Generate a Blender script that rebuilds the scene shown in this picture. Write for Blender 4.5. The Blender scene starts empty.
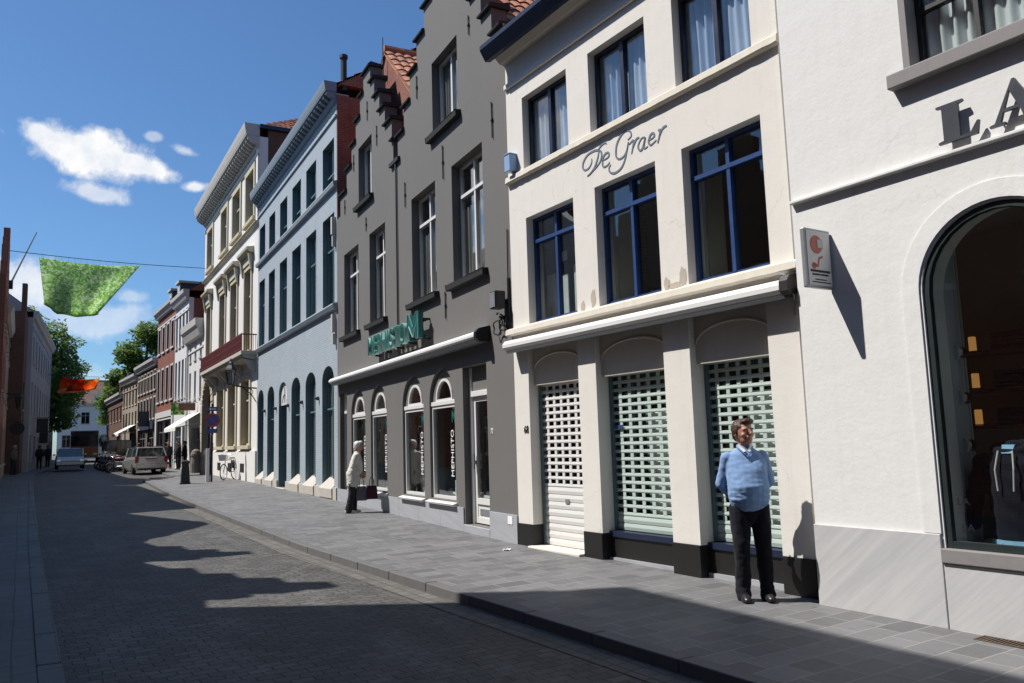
import bpy, bmesh, math, random
from mathutils import Vector, Matrix, Euler
from mathutils.geometry import tessellate_polygon
random.seed(7)
SC = bpy.context.scene
COL = SC.collection
PI = math.pi
SLOPE = 0.0105
def G(y):                                   # pavement level: the street climbs gently away from the viewer
    return SLOPE * (max(-40.0, min(y, 110.0)) - 5.9)

# ------------------------------------------------------------------ objects
def tag(o, label=None, cat=None, group=None, kind=None):
    if label: o['label'] = label
    if cat: o['category'] = cat
    if group: o['group'] = group
    if kind: o['kind'] = kind
    return o
def empty(name, loc, rz=0.0):
    o = bpy.data.objects.new(name, None); COL.objects.link(o)
    o.location = loc; o.rotation_euler = (0, 0, rz); o.empty_display_size = 0.3
    return o
def thing(name, label, cat, loc=(0, 0, 0), rz=0.0, group=None):
    return tag(empty(name, loc, rz), label, cat, group)
def copy_tree(o, parent=None):
    c = o.copy(); COL.objects.link(c); c.parent = parent
    for ch in list(o.children): copy_tree(ch, c)
    return c

class MB:
    def __init__(s): s.v = []; s.f = []; s.m = []; s.k = 0; s.q = []
    def add(s, vs, fs):
        b = len(s.v); s.q.append((b, len(s.f))); s.v += [tuple(v) for v in vs]
        for f in fs: s.f.append([b + i for i in f]); s.m.append(s.k)
        return s
    def box(s, x0, x1, y0, y1, z0, z1):
        if x0 > x1: x0, x1 = x1, x0
        if y0 > y1: y0, y1 = y1, y0
        if z0 > z1: z0, z1 = z1, z0
        return s.add([(x0,y0,z0),(x1,y0,z0),(x1,y1,z0),(x0,y1,z0),(x0,y0,z1),(x1,y0,z1),(x1,y1,z1),(x0,y1,z1)],
              [(0,3,2,1),(4,5,6,7),(0,1,5,4),(1,2,6,5),(2,3,7,6),(3,0,4,7)])
    def hexa(s, p):
        return s.add(p, [(0,3,2,1),(4,5,6,7),(0,1,5,4),(1,2,6,5),(2,3,7,6),(3,0,4,7)])
    def quad(s, a, b, c, d): return s.add([a,b,c,d], [(0,1,2,3)])
    def prism(s, poly, d0, d1, ax='y'):      # polygon (a,b) pushed along an axis; ax y: (a,b)->(x,z)
        n = len(poly)
        area = sum(poly[i][0]*poly[(i+1)%n][1]-poly[(i+1)%n][0]*poly[i][1] for i in range(n))
        if area < 0: poly = poly[::-1]
        def P(a, b, d):
            return (a, d, b) if ax == 'y' else ((d, a, b) if ax == 'x' else (a, b, d))
        vs = [P(a,b,d0) for a,b in poly] + [P(a,b,d1) for a,b in poly]
        tri = tessellate_polygon([[Vector((a,b,0)) for a,b in poly]])
        fs = [tuple(t) for t in tri] + [tuple(n+i for i in t[::-1]) for t in tri]
        for i in range(n):
            j = (i+1)%n; fs.append((i,j,n+j,n+i))
        return s.add(vs, fs)
    def tube(s, p, q, r0, r1=None, n=8, cap=True):
        r1 = r0 if r1 is None else r1
        p = Vector(p); q = Vector(q); d = (q-p)
        if d.length < 1e-6: return s
        d.normalize(); a = d.orthogonal().normalized(); b = d.cross(a)
        vs = []
        for c, r in ((p, r0), (q, r1)):
            for i in range(n):
                t = 2*PI*i/n; vs.append(c + a*math.cos(t)*r + b*math.sin(t)*r)
        fs = [(i,(i+1)%n,n+(i+1)%n,n+i) for i in range(n)]
        if cap: fs += [tuple(range(n))[::-1], tuple(range(n,2*n))]
        return s.add(vs, fs)
    def path(s, pts, r, n=6, closed=False):
        pts = [Vector(p) for p in pts]; m = len(pts); vs = []; ref = None
        for i, p in enumerate(pts):
            a = pts[(i-1) % m] if (closed or i > 0) else p
            b = pts[(i+1) % m] if (closed or i < m-1) else p
            t = (b-a).normalized()
            if ref is None: ref = t.orthogonal().normalized()
            ref = (ref - t*ref.dot(t)).normalized(); c = t.cross(ref)
            rr = r[i] if isinstance(r, (list, tuple)) else r
            for k in range(n):
                th = 2*PI*k/n; vs.append(p + ref*math.cos(th)*rr + c*math.sin(th)*rr)
        fs = []
        for i in range(m if closed else m-1):
            j = (i+1) % m
            for k in range(n):
                l = (k+1) % n; fs.append((i*n+k, i*n+l, j*n+l, j*n+k))
        if not closed: fs += [tuple(range(n))[::-1], tuple(range((m-1)*n, m*n))]
        return s.add(vs, fs)
    def lathe(s, prof, c=(0,0,0), n=16, axis='z'):
        vs = []; m = len(prof)
        for r, h in prof:
            for i in range(n):
                t = 2*PI*i/n; a, b = r*math.cos(t), r*math.sin(t)
                if axis == 'z': vs.append((c[0]+a, c[1]+b, c[2]+h))
                elif axis == 'y': vs.append((c[0]+a, c[1]+h, c[2]+b))
                else: vs.append((c[0]+h, c[1]+a, c[2]+b))
        fs = [(i*n+k, i*n+(k+1)%n, (i+1)*n+(k+1)%n, (i+1)*n+k) for i in range(m-1) for k in range(n)]
        fs += [tuple(range(n))[::-1], tuple(range((m-1)*n, m*n))]
        return s.add(vs, fs)
    def ell(s, c, r, nu=12, nv=8):
        prof = []
        vs = []; 
        for j in range(nv+1):
            ph = -PI/2 + PI*j/nv
            for i in range(nu):
                t = 2*PI*i/nu
                vs.append((c[0]+r[0]*math.cos(ph)*math.cos(t), c[1]+r[1]*math.cos(ph)*math.sin(t), c[2]+r[2]*math.sin(ph)))
        fs = [(j*nu+i, j*nu+(i+1)%nu, (j+1)*nu+(i+1)%nu, (j+1)*nu+i) for j in range(nv) for i in range(nu)]
        return s.add(vs, fs)
    def grid(s, fn, nu, nv):                 # fn(i/nu, j/nv) -> point
        vs = [fn(i/nu, j/nv) for j in range(nv+1) for i in range(nu+1)]
        fs = [(j*(nu+1)+i, j*(nu+1)+i+1, (j+1)*(nu+1)+i+1, (j+1)*(nu+1)+i) for j in range(nv) for i in range(nu)]
        return s.add(vs, fs)
    def loft(s, rings, cap=True):
        n = len(rings[0]); m = len(rings); vs = [p for r in rings for p in r]
        fs = [(i*n+k, i*n+(k+1)%n, (i+1)*n+(k+1)%n, (i+1)*n+k) for i in range(m-1) for k in range(n)]
        if cap: fs += [tuple(range(n))[::-1], tuple(range((m-1)*n, m*n))]
        return s.add(vs, fs)
    def each(s, name, mats, parent=None, **kw):       # every added solid becomes an object of its own
        out = []
        for i, (b, f) in enumerate(s.q):
            b2, f2 = s.q[i+1] if i+1 < len(s.q) else (len(s.v), len(s.f))
            m = MB(); m.v = s.v[b:b2]; m.f = [[k-b for k in q] for q in s.f[f:f2]]; m.m = s.m[f:f2]; out.append(m.build(name, mats, parent, **kw))
        return out[0]
    def build(s, name, mats, parent=None, smooth=False, bevel=0.0, fix=False):
        me = bpy.data.meshes.new(name); me.from_pydata(s.v, [], s.f)
        mats = mats if isinstance(mats, (list, tuple)) else [mats]
        for m in mats: me.materials.append(m)
        for p, k in zip(me.polygons, s.m): p.material_index = k
        if fix:
            bm = bmesh.new(); bm.from_mesh(me); bmesh.ops.remove_doubles(bm, verts=bm.verts, dist=1e-5)
            bmesh.ops.recalc_face_normals(bm, faces=bm.faces); bm.to_mesh(me); bm.free()
        if smooth:
            for p in me.polygons: p.use_smooth = True
        me.update()
        o = bpy.data.objects.new(name, me); COL.objects.link(o)
        if parent: o.parent = parent
        if bevel:
            b = o.modifiers.new('bevel', 'BEVEL'); b.width = bevel; b.segments = 2; b.limit_method = 'ANGLE'; b.angle_limit = 0.7
        return o

# ------------------------------------------------------------------ materials
def new_mat(name):
    m = bpy.data.materials.new(name); m.use_nodes = True
    nt = m.node_tree
    for n in list(nt.nodes): nt.nodes.remove(n)
    return m, nt
class N:                                     # tiny node-graph helper
    def __init__(s, nt): s.nt = nt
    def __call__(s, typ, ins=None, **kw):
        n = s.nt.nodes.new(typ)
        for k, v in kw.items(): setattr(n, k, v)
        for k, v in (ins or {}).items():
            sock = n.inputs[k]
            if hasattr(v, 'is_output') or isinstance(v, bpy.types.NodeSocket): s.nt.links.new(v, sock)
            else: sock.default_value = v
        return n
    def math(s, op, a, b=0.0, c=0.0, clamp=False):
        n = s('ShaderNodeMath', operation=op, use_clamp=clamp)
        for i, v in enumerate((a, b, c)):
            if isinstance(v, bpy.types.NodeSocket): s.nt.links.new(v, n.inputs[i])
            else: n.inputs[i].default_value = v
        return n.outputs[0]
    def ramp(s, fac, stops):
        n = s('ShaderNodeValToRGB', {'Fac': fac}); e = n.color_ramp.elements
        e[0].position, e[0].color = stops[0][0], stops[0][1]
        e[1].position, e[1].color = stops[-1][0], stops[-1][1]
        for p, c in stops[1:-1]:
            x = e.new(p); x.color = c
        return n.outputs['Color']
    def mix(s, fac, a, b, mode='MIX'):
        n = s('ShaderNodeMix', data_type='RGBA', blend_type=mode)
        for i, v in ((0, fac), (6, a), (7, b)):
            if isinstance(v, bpy.types.NodeSocket): s.nt.links.new(v, n.inputs[i])
            else: n.inputs[i].default_value = v
        return n.outputs[2]
def rgb(c): return (c[0], c[1], c[2], 1.0)
def sc(c, k): return (c[0]*k, c[1]*k, c[2]*k, 1.0)
def coord(g, space='Object', scale=(1,1,1), rot=(0,0,0)):
    if space == 'World':
        v = g('ShaderNodeNewGeometry').outputs['Position']
    else:
        v = g('ShaderNodeTexCoord').outputs[space]
    return g('ShaderNodeMapping', {'Vector': v, 'Scale': scale, 'Rotation': rot}).outputs[0]
def finish(g, color, rough=0.7, height=None, bump=0.3, dist=0.01, metallic=0.0, spec=0.5, **kw):
    ins = {'Base Color': color, 'Roughness': rough, 'Metallic': metallic, 'Specular IOR Level': spec}
    ins.update(kw)
    b = g('ShaderNodeBsdfPrincipled', ins)
    if height is not None:
        bp = g('ShaderNodeBump', {'Height': height, 'Strength': bump, 'Distance': dist})
        g.nt.links.new(bp.outputs[0], b.inputs['Normal'])
    g('ShaderNodeOutputMaterial', {'Surface': b.outputs[0]})
def plain(name, c, rough=0.6, var=0.12, scale=6.0, bump=0.1, metallic=0.0, spec=0.5, dist=0.004):
    m, nt = new_mat(name); g = N(nt)
    n = g('ShaderNodeTexNoise', {'Vector': coord(g), 'Scale': scale, 'Detail': 5.0, 'Roughness': 0.6})
    col = g.mix(n.outputs['Fac'], sc(c, 1-var), sc(c, 1+var))
    r = g.math('MULTIPLY_ADD', n.outputs['Fac'], 0.2, rough-0.1)
    finish(g, col, r, n.outputs['Fac'], bump, dist, metallic, spec)
    return m
def plaster(name, c, var=0.08, stain=0.25, staincol=(0.25,0.23,0.2), bump=0.25, rough=0.85, grain=38.0):
    m, nt = new_mat(name); g = N(nt); v = coord(g)
    big = g('ShaderNodeTexNoise', {'Vector': v, 'Scale': 0.55, 'Detail': 6.0, 'Roughness': 0.65}).outputs['Fac']
    mid = g('ShaderNodeTexNoise', {'Vector': v, 'Scale': 3.2, 'Detail': 5.0, 'Roughness': 0.6}).outputs['Fac']
    fine = g('ShaderNodeTexNoise', {'Vector': v, 'Scale': grain, 'Detail': 3.0, 'Roughness': 0.6}).outputs['Fac']
    vs = coord(g, scale=(5.0, 5.0, 0.28))
    streak = g('ShaderNodeTexNoise', {'Vector': vs, 'Scale': 1.6, 'Detail': 5.0, 'Roughness': 0.7}).outputs['Fac']
    col = g.mix(big, sc(c, 1-var), sc(c, 1+var*0.6))
    col = g.mix(g.math('MULTIPLY', fine, 0.12), col, sc(c, 0.7))
    st = g.ramp(streak, [(0.52, (0,0,0,1)), (0.78, (1,1,1,1))])
    st2 = g.ramp(mid, [(0.5, (0,0,0,1)), (0.85, (1,1,1,1))])
    col = g.mix(g.math('MULTIPLY', st, stain), col, rgb(staincol))
    col = g.mix(g.math('MULTIPLY', st2, stain*0.6), col, rgb(staincol))
    cw = g('ShaderNodeTexNoise', {'Vector': v, 'Scale': 5.0, 'Detail': 5.0}).outputs['Color']
    cv = g('ShaderNodeVectorMath', {0: v, 1: g('ShaderNodeVectorMath', {0: cw, 3: 0.22}, operation='SCALE').outputs[0]}, operation='ADD').outputs[0]
    ed = g('ShaderNodeTexVoronoi', {'Vector': cv, 'Scale': 0.75}, feature='DISTANCE_TO_EDGE').outputs['Distance']
    ck = g.math('MULTIPLY', g.math('LESS_THAN', ed, 0.003), g.math('GREATER_THAN', big, 0.53))
    col = g.mix(g.math('MULTIPLY', ck, stain*1.6), col, rgb(staincol))
    h = g.math('ADD', g.math('MULTIPLY', mid, 1.0), g.math('MULTIPLY', fine, 0.25))
    finish(g, col, rough, h, bump, 0.02, 0.0, 0.25)
    return m
def brick(name, c1, c2, mortar, bw=0.22, bh=0.065, mw=0.008, bump=0.5, axis='xz', var=0.3, rough=0.85):
    m, nt = new_mat(name); g = N(nt)
    pos = g('ShaderNodeTexCoord').outputs['Object']
    sep = g('ShaderNodeSeparateXYZ', {0: pos})
    if axis == 'xz': vec = g('ShaderNodeCombineXYZ', {0: g.math('ADD', sep.outputs[0], sep.outputs[1]), 1: sep.outputs[2]}).outputs[0]
    else: vec = g('ShaderNodeCombineXYZ', {0: sep.outputs[0], 1: sep.outputs[1]}).outputs[0]
    b = g('ShaderNodeTexBrick', {'Vector': vec, 'Color1': rgb(c1), 'Color2': rgb(c2), 'Mortar': rgb(mortar), 'Scale': 1.0,
          'Mortar Size': mw, 'Mortar Smooth': 0.3, 'Bias': 0.0, 'Brick Width': bw, 'Row Height': bh})
    n = g('ShaderNodeTexNoise', {'Vector': pos, 'Scale': 1.1, 'Detail': 6.0, 'Roughness': 0.7}).outputs['Fac']
    n2 = g('ShaderNodeTexNoise', {'Vector': pos, 'Scale': 22.0, 'Detail': 3.0}).outputs['Fac']
    col = g.mix(g.ramp(n, [(0.35, (0,0,0,1)), (0.75, (1,1,1,1))]), b.outputs['Color'], sc(c1, 1-var))
    h = g.math('ADD', g.math('MULTIPLY', b.outputs['Fac'], -1.0), g.math('MULTIPLY', n2, 0.3))
    finish(g, col, rough, h, bump, 0.008, 0.0, 0.3)
    return m
def glass(name, tint=(0.75,0.8,0.78), refl=1.0, rough=0.01, ior=1.5):
    m, nt = new_mat(name); g = N(nt)
    n = g('ShaderNodeTexNoise', {'Vector': coord(g), 'Scale': 1.3, 'Detail': 2.0})
    bp = g('ShaderNodeBump', {'Height': n.outputs['Fac'], 'Strength': 0.04, 'Distance': 0.05})
    lw = g('ShaderNodeLayerWeight', {'Blend': 0.5, 'Normal': bp.outputs[0]}).outputs['Facing']
    fr = g('ShaderNodeMath', {0: g.math('POWER', lw, 3.4), 1: 0.90, 2: 0.065}, operation='MULTIPLY_ADD')
    t = g('ShaderNodeBsdfTransparent', {'Color': rgb(tint)})
    gl = g('ShaderNodeBsdfGlossy', {'Color': (refl,refl,refl,1), 'Roughness': rough, 'Normal': bp.outputs[0]})
    mx = g('ShaderNodeMixShader', {0: fr.outputs[0], 1: t.outputs[0], 2: gl.outputs[0]})
    g('ShaderNodeOutputMaterial', {'Surface': mx.outputs[0]})
    return m
def emit(name, c, s):
    m, nt = new_mat(name); g = N(nt)
    e = g('ShaderNodeEmission', {'Color': rgb(c), 'Strength': s}); g('ShaderNodeOutputMaterial', {'Surface': e.outputs[0]})
    return m
def tiles_mat(name, c, c2):
    m, nt = new_mat(name); g = N(nt); v = coord(g)
    vo = g('ShaderNodeTexVoronoi', {'Vector': v, 'Scale': 4.2}).outputs['Color']
    sp = g('ShaderNodeSeparateColor', {0: vo}).outputs[0]
    n = g('ShaderNodeTexNoise', {'Vector': v, 'Scale': 1.5, 'Detail': 6.0}).outputs['Fac']
    col = g.mix(sp, rgb(c), rgb(c2))
    col = g.mix(g.ramp(n, [(0.5, (0,0,0,1)), (0.75, (0.8,0.8,0.8,1))]), col, (0.05,0.04,0.035,1))
    finish(g, col, 0.75, n, 0.3, 0.01)
    return m
def cobble_mat(name):
    m, nt = new_mat(name); g = N(nt)
    v = coord(g, 'World', rot=(0, 0, -0.10))
    wob = g('ShaderNodeTexNoise', {'Vector': v, 'Scale': 1.2, 'Detail': 2.0}).outputs['Color']
    wv = g('ShaderNodeVectorMath', {0: wob, 1: (0.5,0.5,0.5)}, operation='SUBTRACT').outputs[0]
    wv = g('ShaderNodeVectorMath', {0: wv, 3: 0.17}, operation='SCALE').outputs[0]
    v2 = g('ShaderNodeVectorMath', {0: v, 1: wv}, operation='ADD').outputs[0]
    b = g('ShaderNodeTexBrick', {'Vector': v2, 'Color1': (0.056,0.053,0.050,1), 'Color2': (0.145,0.137,0.128,1), 'Mortar': (0.026,0.025,0.024,1), 'Scale': 1.0,
          'Mortar Size': 0.010, 'Mortar Smooth': 0.5, 'Bias': -0.1, 'Brick Width': 0.19, 'Row Height': 0.115})
    big = g('ShaderNodeTexNoise', {'Vector': v, 'Scale': 0.45, 'Detail': 6.0, 'Roughness': 0.7}).outputs['Fac']
    fine = g('ShaderNodeTexNoise', {'Vector': v, 'Scale': 40.0, 'Detail': 3.0}).outputs['Fac']
    col = g.mix(g.ramp(big, [(0.35,(0,0,0,1)),(0.7,(1,1,1,1))]), b.outputs['Color'], (0.080,0.076,0.071,1))
    col = g.mix(g.math('MULTIPLY', fine, 0.4), col, (0.05,0.046,0.04,1))
    st = g('ShaderNodeTexNoise', {'Vector': coord(g, 'World', scale=(1.0,0.25,1.0), rot=(0,0,0.1)), 'Scale': 1.7, 'Detail': 5.0, 'Roughness': 0.7}).outputs['Fac']
    col = g.mix(g.math('MULTIPLY', g.ramp(st, [(0.5,(0,0,0,1)),(0.8,(1,1,1,1))]), 0.55), col, (0.185,0.176,0.165,1))
    sp = g('ShaderNodeTexNoise', {'Vector': v, 'Scale': 3.3, 'Detail': 2.0}).outputs['Fac']
    col = g.mix(g.math('MULTIPLY', g.ramp(sp, [(0.66,(0,0,0,1)),(0.74,(1,1,1,1))]), 0.6), col, (0.03,0.03,0.03,1))
    h = g.math('ADD', g.math('MULTIPLY', b.outputs['Fac'], -1.0), g.math('MULTIPLY', fine, 0.7))
    r = g.math('MULTIPLY_ADD', big, 0.3, 0.5)
    finish(g, col, r, h, 0.9, 0.014, 0.0, 0.35)
    return m
def slab_mat(name, c1, c2, mortar, bw, bh, rot, mw=0.007, rough=0.6, bump=0.35, spec=0.4):
    m, nt = new_mat(name); g = N(nt)
    v = coord(g, 'World', rot=(0, 0, rot))
    wob = g('ShaderNodeTexNoise', {'Vector': v, 'Scale': 0.8, 'Detail': 1.0}).outputs['Color']
    wv = g('ShaderNodeVectorMath', {0: wob, 1: (0.5,0.5,0.5)}, operation='SUBTRACT').outputs[0]
    wv = g('ShaderNodeVectorMath', {0: wv, 3: 0.05}, operation='SCALE').outputs[0]
    v2 = g('ShaderNodeVectorMath', {0: v, 1: wv}, operation='ADD').outputs[0]
    b = g('ShaderNodeTexBrick', {'Vector': v2, 'Color1': rgb(c1), 'Color2': rgb(c2), 'Mortar': rgb(mortar), 'Scale': 1.0,
          'Mortar Size': mw, 'Mortar Smooth': 0.3, 'Bias': 0.0, 'Brick Width': bw, 'Row Height': bh}, offset=0.37, squash=0.8, squash_frequency=3)
    big = g('ShaderNodeTexNoise', {'Vector': v, 'Scale': 0.9, 'Detail': 7.0, 'Roughness': 0.7}).outputs['Fac']
    fine = g('ShaderNodeTexNoise', {'Vector': v, 'Scale': 30.0, 'Detail': 4.0}).outputs['Fac']
    spots = g('ShaderNodeTexNoise', {'Vector': v, 'Scale': 4.5, 'Detail': 2.0}).outputs['Fac']
    col = g.mix(g.math('MULTIPLY', g.ramp(big, [(0.4,(0,0,0,1)),(0.75,(1,1,1,1))]), 0.5), b.outputs['Color'], sc(c1, 0.72))
    col = g.mix(g.math('MULTIPLY', fine, 0.35), col, sc(c2, 1.1))
    col = g.mix(g.math('MULTIPLY', g.ramp(spots, [(0.62,(0,0,0,1)),(0.72,(1,1,1,1))]), 0.25), col, sc(c1, 0.55))
    gum = g('ShaderNodeTexVoronoi', {'Vector': v, 'Scale': 2.1}).outputs['Distance']
    col = g.mix(g.math('MULTIPLY', g.math('LESS_THAN', gum, 0.055), 0.5), col, sc(c1, 0.45))
    h = g.math('ADD', g.math('MULTIPLY', b.outputs['Fac'], -1.0), g.math('ADD', g.math('MULTIPLY', fine, 0.15), g.math('MULTIPLY', big, 0.4)))
    r = g.math('MULTIPLY_ADD', big, 0.35, rough-0.17)
    finish(g, col, r, h, bump, 0.008, 0.0, spec)
    return m
def marble_mat(name, c, c2, ang=0.7):
    m, nt = new_mat(name); g = N(nt)
    v = coord(g, 'Object', scale=(1,1,1), rot=(0, ang, 0)); v2 = g('ShaderNodeMapping', {'Vector': v, 'Scale': (0.25,1,4.5)}).outputs[0]
    n = g('ShaderNodeTexNoise', {'Vector': v2, 'Scale': 3.0, 'Detail': 6.0, 'Roughness': 0.65}).outputs['Fac']
    n2 = g('ShaderNodeTexNoise', {'Vector': v, 'Scale': 14.0, 'Detail': 5.0}).outputs['Fac']
    col = g.mix(g.ramp(n, [(0.35,(0,0,0,1)),(0.65,(1,1,1,1))]), rgb(c), rgb(c2))
    col = g.mix(g.math('MULTIPLY', n2, 0.3), col, sc(c, 0.8))
    finish(g, col, 0.45, n2, 0.08, 0.005)
    return m
def leaf_mat(name, c1, c2):
    m, nt = new_mat(name); g = N(nt)
    n = g('ShaderNodeTexNoise', {'Vector': coord(g, 'World'), 'Scale': 0.6, 'Detail': 4.0}).outputs['Fac']
    col = g.mix(g.ramp(n, [(0.35,(0,0,0,1)),(0.65,(1,1,1,1))]), rgb(c1), rgb(c2))
    d = g('ShaderNodeBsdfPrincipled', {'Base Color': col, 'Roughness': 0.6, 'Specular IOR Level': 0.3})
    t = g('ShaderNodeBsdfTranslucent', {'Color': g.mix(1.0, col, (1.9,1.8,1.2,1), 'MULTIPLY')})
    mx = g('ShaderNodeMixShader', {0: 0.5, 1: d.outputs[0], 2: t.outputs[0]})
    g('ShaderNodeOutputMaterial', {'Surface': mx.outputs[0]})
    return m
def banner_mat(name, cols, scale, tr=0.45):
    m, nt = new_mat(name); g = N(nt); v = coord(g)
    n = g('ShaderNodeTexNoise', {'Vector': v, 'Scale': scale*0.35, 'Detail': 5.0, 'Roughness': 0.7}).outputs['Fac']
    vo = g('ShaderNodeTexVoronoi', {'Vector': v, 'Scale': scale}).outputs['Color']
    f = g('ShaderNodeSeparateColor', {0: vo}).outputs[0]
    k = g.math('ADD', g.math('MULTIPLY', n, 0.75), g.math('MULTIPLY', f, 0.25))
    col = g.ramp(k, [(0.36, rgb(cols[0])), (0.45, rgb(cols[1])), (0.53, rgb(cols[2])), (0.61, rgb(cols[3]))])
    d = g('ShaderNodeBsdfDiffuse', {'Color': col}); t = g('ShaderNodeBsdfTranslucent', {'Color': col})
    mx = g('ShaderNodeMixShader', {0: tr, 1: d.outputs[0], 2: t.outputs[0]})
    g('ShaderNodeOutputMaterial', {'Surface': mx.outputs[0]})
    return m

M = {}
M['cream'] = plaster('cream_plaster', (0.735,0.70,0.645), 0.06, 0.20, (0.42,0.37,0.3), 0.22)
M['cream_trim'] = plaster('cream_trim', (0.66,0.61,0.52), 0.06, 0.15, (0.35,0.3,0.24), 0.25)
M['white'] = plaster('white_plaster', (0.74,0.73,0.71), 0.06, 0.15, (0.5,0.47,0.43), 0.3, grain=22.0)
M['old_plaster'] = plaster('bare_plaster', (0.48,0.42,0.35), 0.15, 0.3, (0.3,0.27,0.22), 0.4)
M['grey'] = plaster('grey_plaster', (0.152,0.146,0.138), 0.08, 0.10, (0.20,0.19,0.18), 0.12)
M['dark_grey'] = plaster('dark_grey_trim', (0.035,0.035,0.036), 0.1, 0.1, (0.1,0.1,0.1), 0.15)
M['blue_brick'] = brick('pale_blue_painted_brick', (0.34,0.39,0.43), (0.38,0.43,0.465), (0.29,0.335,0.37), 0.21, 0.066, 0.008, 0.8, var=0.12)
M['teal'] = plain('teal_paint', (0.10,0.165,0.185), 0.5)
M['ivory'] = plaster('ivory_plaster', (0.72,0.695,0.66), 0.05, 0.15, (0.4,0.36,0.3), 0.15)
M['sand'] = plaster('sand_stone_trim', (0.50,0.445,0.33), 0.08, 0.2, (0.25,0.2,0.12), 0.25)
M['stone'] = plaster('pale_stone', (0.47,0.44,0.385), 0.1, 0.25, (0.25,0.22,0.18), 0.4)
M['red_brick'] = brick('red_brick', (0.27,0.09,0.055), (0.20,0.065,0.045), (0.25,0.2,0.17))
M['dark_brick'] = brick('brown_brick', (0.15,0.075,0.055), (0.11,0.055,0.042), (0.15,0.12,0.1))
M['tan_brick'] = brick('buff_brick', (0.38,0.31,0.24), (0.31,0.25,0.19), (0.3,0.27,0.23))
M['bluestone'] = marble_mat('blue_grey_stone', (0.40,0.41,0.43), (0.33,0.34,0.36), 0.2)
M['marble'] = marble_mat('streaky_grey_stone', (0.56,0.555,0.55), (0.45,0.45,0.455), -0.72)
M['sill'] = plain('grey_sill_stone', (0.22,0.205,0.20), 0.7, 0.15, 12)
M['black'] = plain('black_paint', (0.010,0.0095,0.009), 0.5, 0.25)
M['navy'] = plain('navy_paint', (0.012,0.018,0.045), 0.4, 0.2)
M['blue'] = plain('blue_paint', (0.022,0.055,0.165), 0.4, 0.2, 9)
M['white_paint'] = plain('white_paint', (0.68,0.67,0.65), 0.35, 0.04)
M['white_alu'] = plain('white_awning', (0.72,0.71,0.69), 0.4, 0.05, 3)
M['pale_green'] = plain('pale_green_shutter', (0.44,0.52,0.475), 0.4, 0.06, 3)
M['glass'] = glass('window_glass', (0.90,0.93,0.92), 1.0)
M['glass_dark'] = glass('dark_window_glass', (0.6,0.64,0.63), 1.0)
M['glass_clear'] = glass('shop_glass', (0.94,0.96,0.95), 0.9)
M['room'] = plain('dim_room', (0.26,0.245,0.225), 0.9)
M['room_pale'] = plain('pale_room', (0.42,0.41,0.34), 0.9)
M['board'] = plain('white_board', (0.75,0.78,0.76), 0.8)
M['curtain'] = plain('white_curtain', (0.80,0.82,0.85), 0.9, 0.04)
M['curtain_blue'] = plain('blue_tinted_curtain', (0.58,0.65,0.84), 0.9, 0.05)
M['curtain_beige'] = plain('beige_blind', (0.50,0.40,0.30), 0.9, 0.06)
M['curtain_grey'] = plain('grey_curtain', (0.40,0.37,0.36), 0.9, 0.05)
M['metal'] = plain('dark_metal', (0.02,0.02,0.022), 0.4, 0.2, 9, 0.05, 0.6)
M['iron'] = plain('wrought_iron', (0.014,0.013,0.013), 0.55, 0.2)
M['zinc'] = plain('grey_metal', (0.32,0.33,0.34), 0.4, 0.1, 5, 0.05, 0.5)
M['chrome'] = plain('chrome', (0.7,0.7,0.7), 0.15, 0.05, 3, 0.0, 1.0)
M['sign_teal'] = plain('teal_sign', (0.012,0.125,0.108), 0.35, 0.1)
M['sign_edge'] = plain('pale_teal_edge', (0.25,0.42,0.39), 0.4, 0.1)
M['letter'] = plain('slate_letter', (0.045,0.05,0.062), 0.4, 0.1)
M['ink'] = plain('blue_grey_lettering', (0.13,0.16,0.21), 0.7, 0.1)
M['white_ink'] = plain('white_lettering', (0.8,0.8,0.8), 0.6, 0.03)
M['dark_ink'] = plain('dark_lettering', (0.03,0.03,0.035), 0.6, 0.05)
M['red_ink'] = plain('faded_red_print', (0.48,0.13,0.09), 0.6, 0.1)
M['maroon'] = plain('maroon_paint', (0.13,0.022,0.022), 0.5, 0.15)
M['tile'] = tiles_mat('orange_pantiles', (0.46,0.19,0.10), (0.24,0.085,0.05))
M['tile_dark'] = tiles_mat('dark_pantiles', (0.16,0.07,0.05), (0.08,0.045,0.04))
M['slate'] = plain('slate_roof', (0.045,0.043,0.045), 0.6, 0.2, 4)
M['cobble'] = cobble_mat('cobblestone_setts')
M['pavement'] = slab_mat('pavement_slabs', (0.085,0.084,0.086), (0.172,0.169,0.171), (0.25,0.24,0.215), 0.40, 0.25, -0.105, 0.008)
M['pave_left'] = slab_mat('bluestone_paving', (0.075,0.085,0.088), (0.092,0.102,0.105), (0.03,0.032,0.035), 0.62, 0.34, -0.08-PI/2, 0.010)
M['kerb'] = plain('kerb_stone', (0.115,0.112,0.11), 0.65, 0.2, 9, 0.3)
M['gutter'] = slab_mat('gutter_stone', (0.085,0.08,0.072), (0.15,0.14,0.125), (0.045,0.042,0.038), 0.22, 0.14, -0.10-PI/2, 0.009, 0.75, 0.6, 0.3)
M['earth'] = plain('ground_earth', (0.12,0.11,0.09), 0.9, 0.2, 0.5)
M['rubber'] = plain('black_rubber', (0.012,0.012,0.012), 0.8, 0.1)
M['bark'] = plain('tree_bark', (0.06,0.045,0.035), 0.9, 0.3, 6, 0.6)
M['leaf'] = leaf_mat('green_leaves', (0.075,0.135,0.03), (0.14,0.20,0.05))
M['leaf_dark'] = leaf_mat('dark_leaves', (0.07,0.125,0.032), (0.13,0.19,0.05))
SUN_E = 5.0; SKY_S = 0.058; SKY_ROT = math.radians(-61.4); CLOUD = 13.0; EXPO = 0.40
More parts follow.
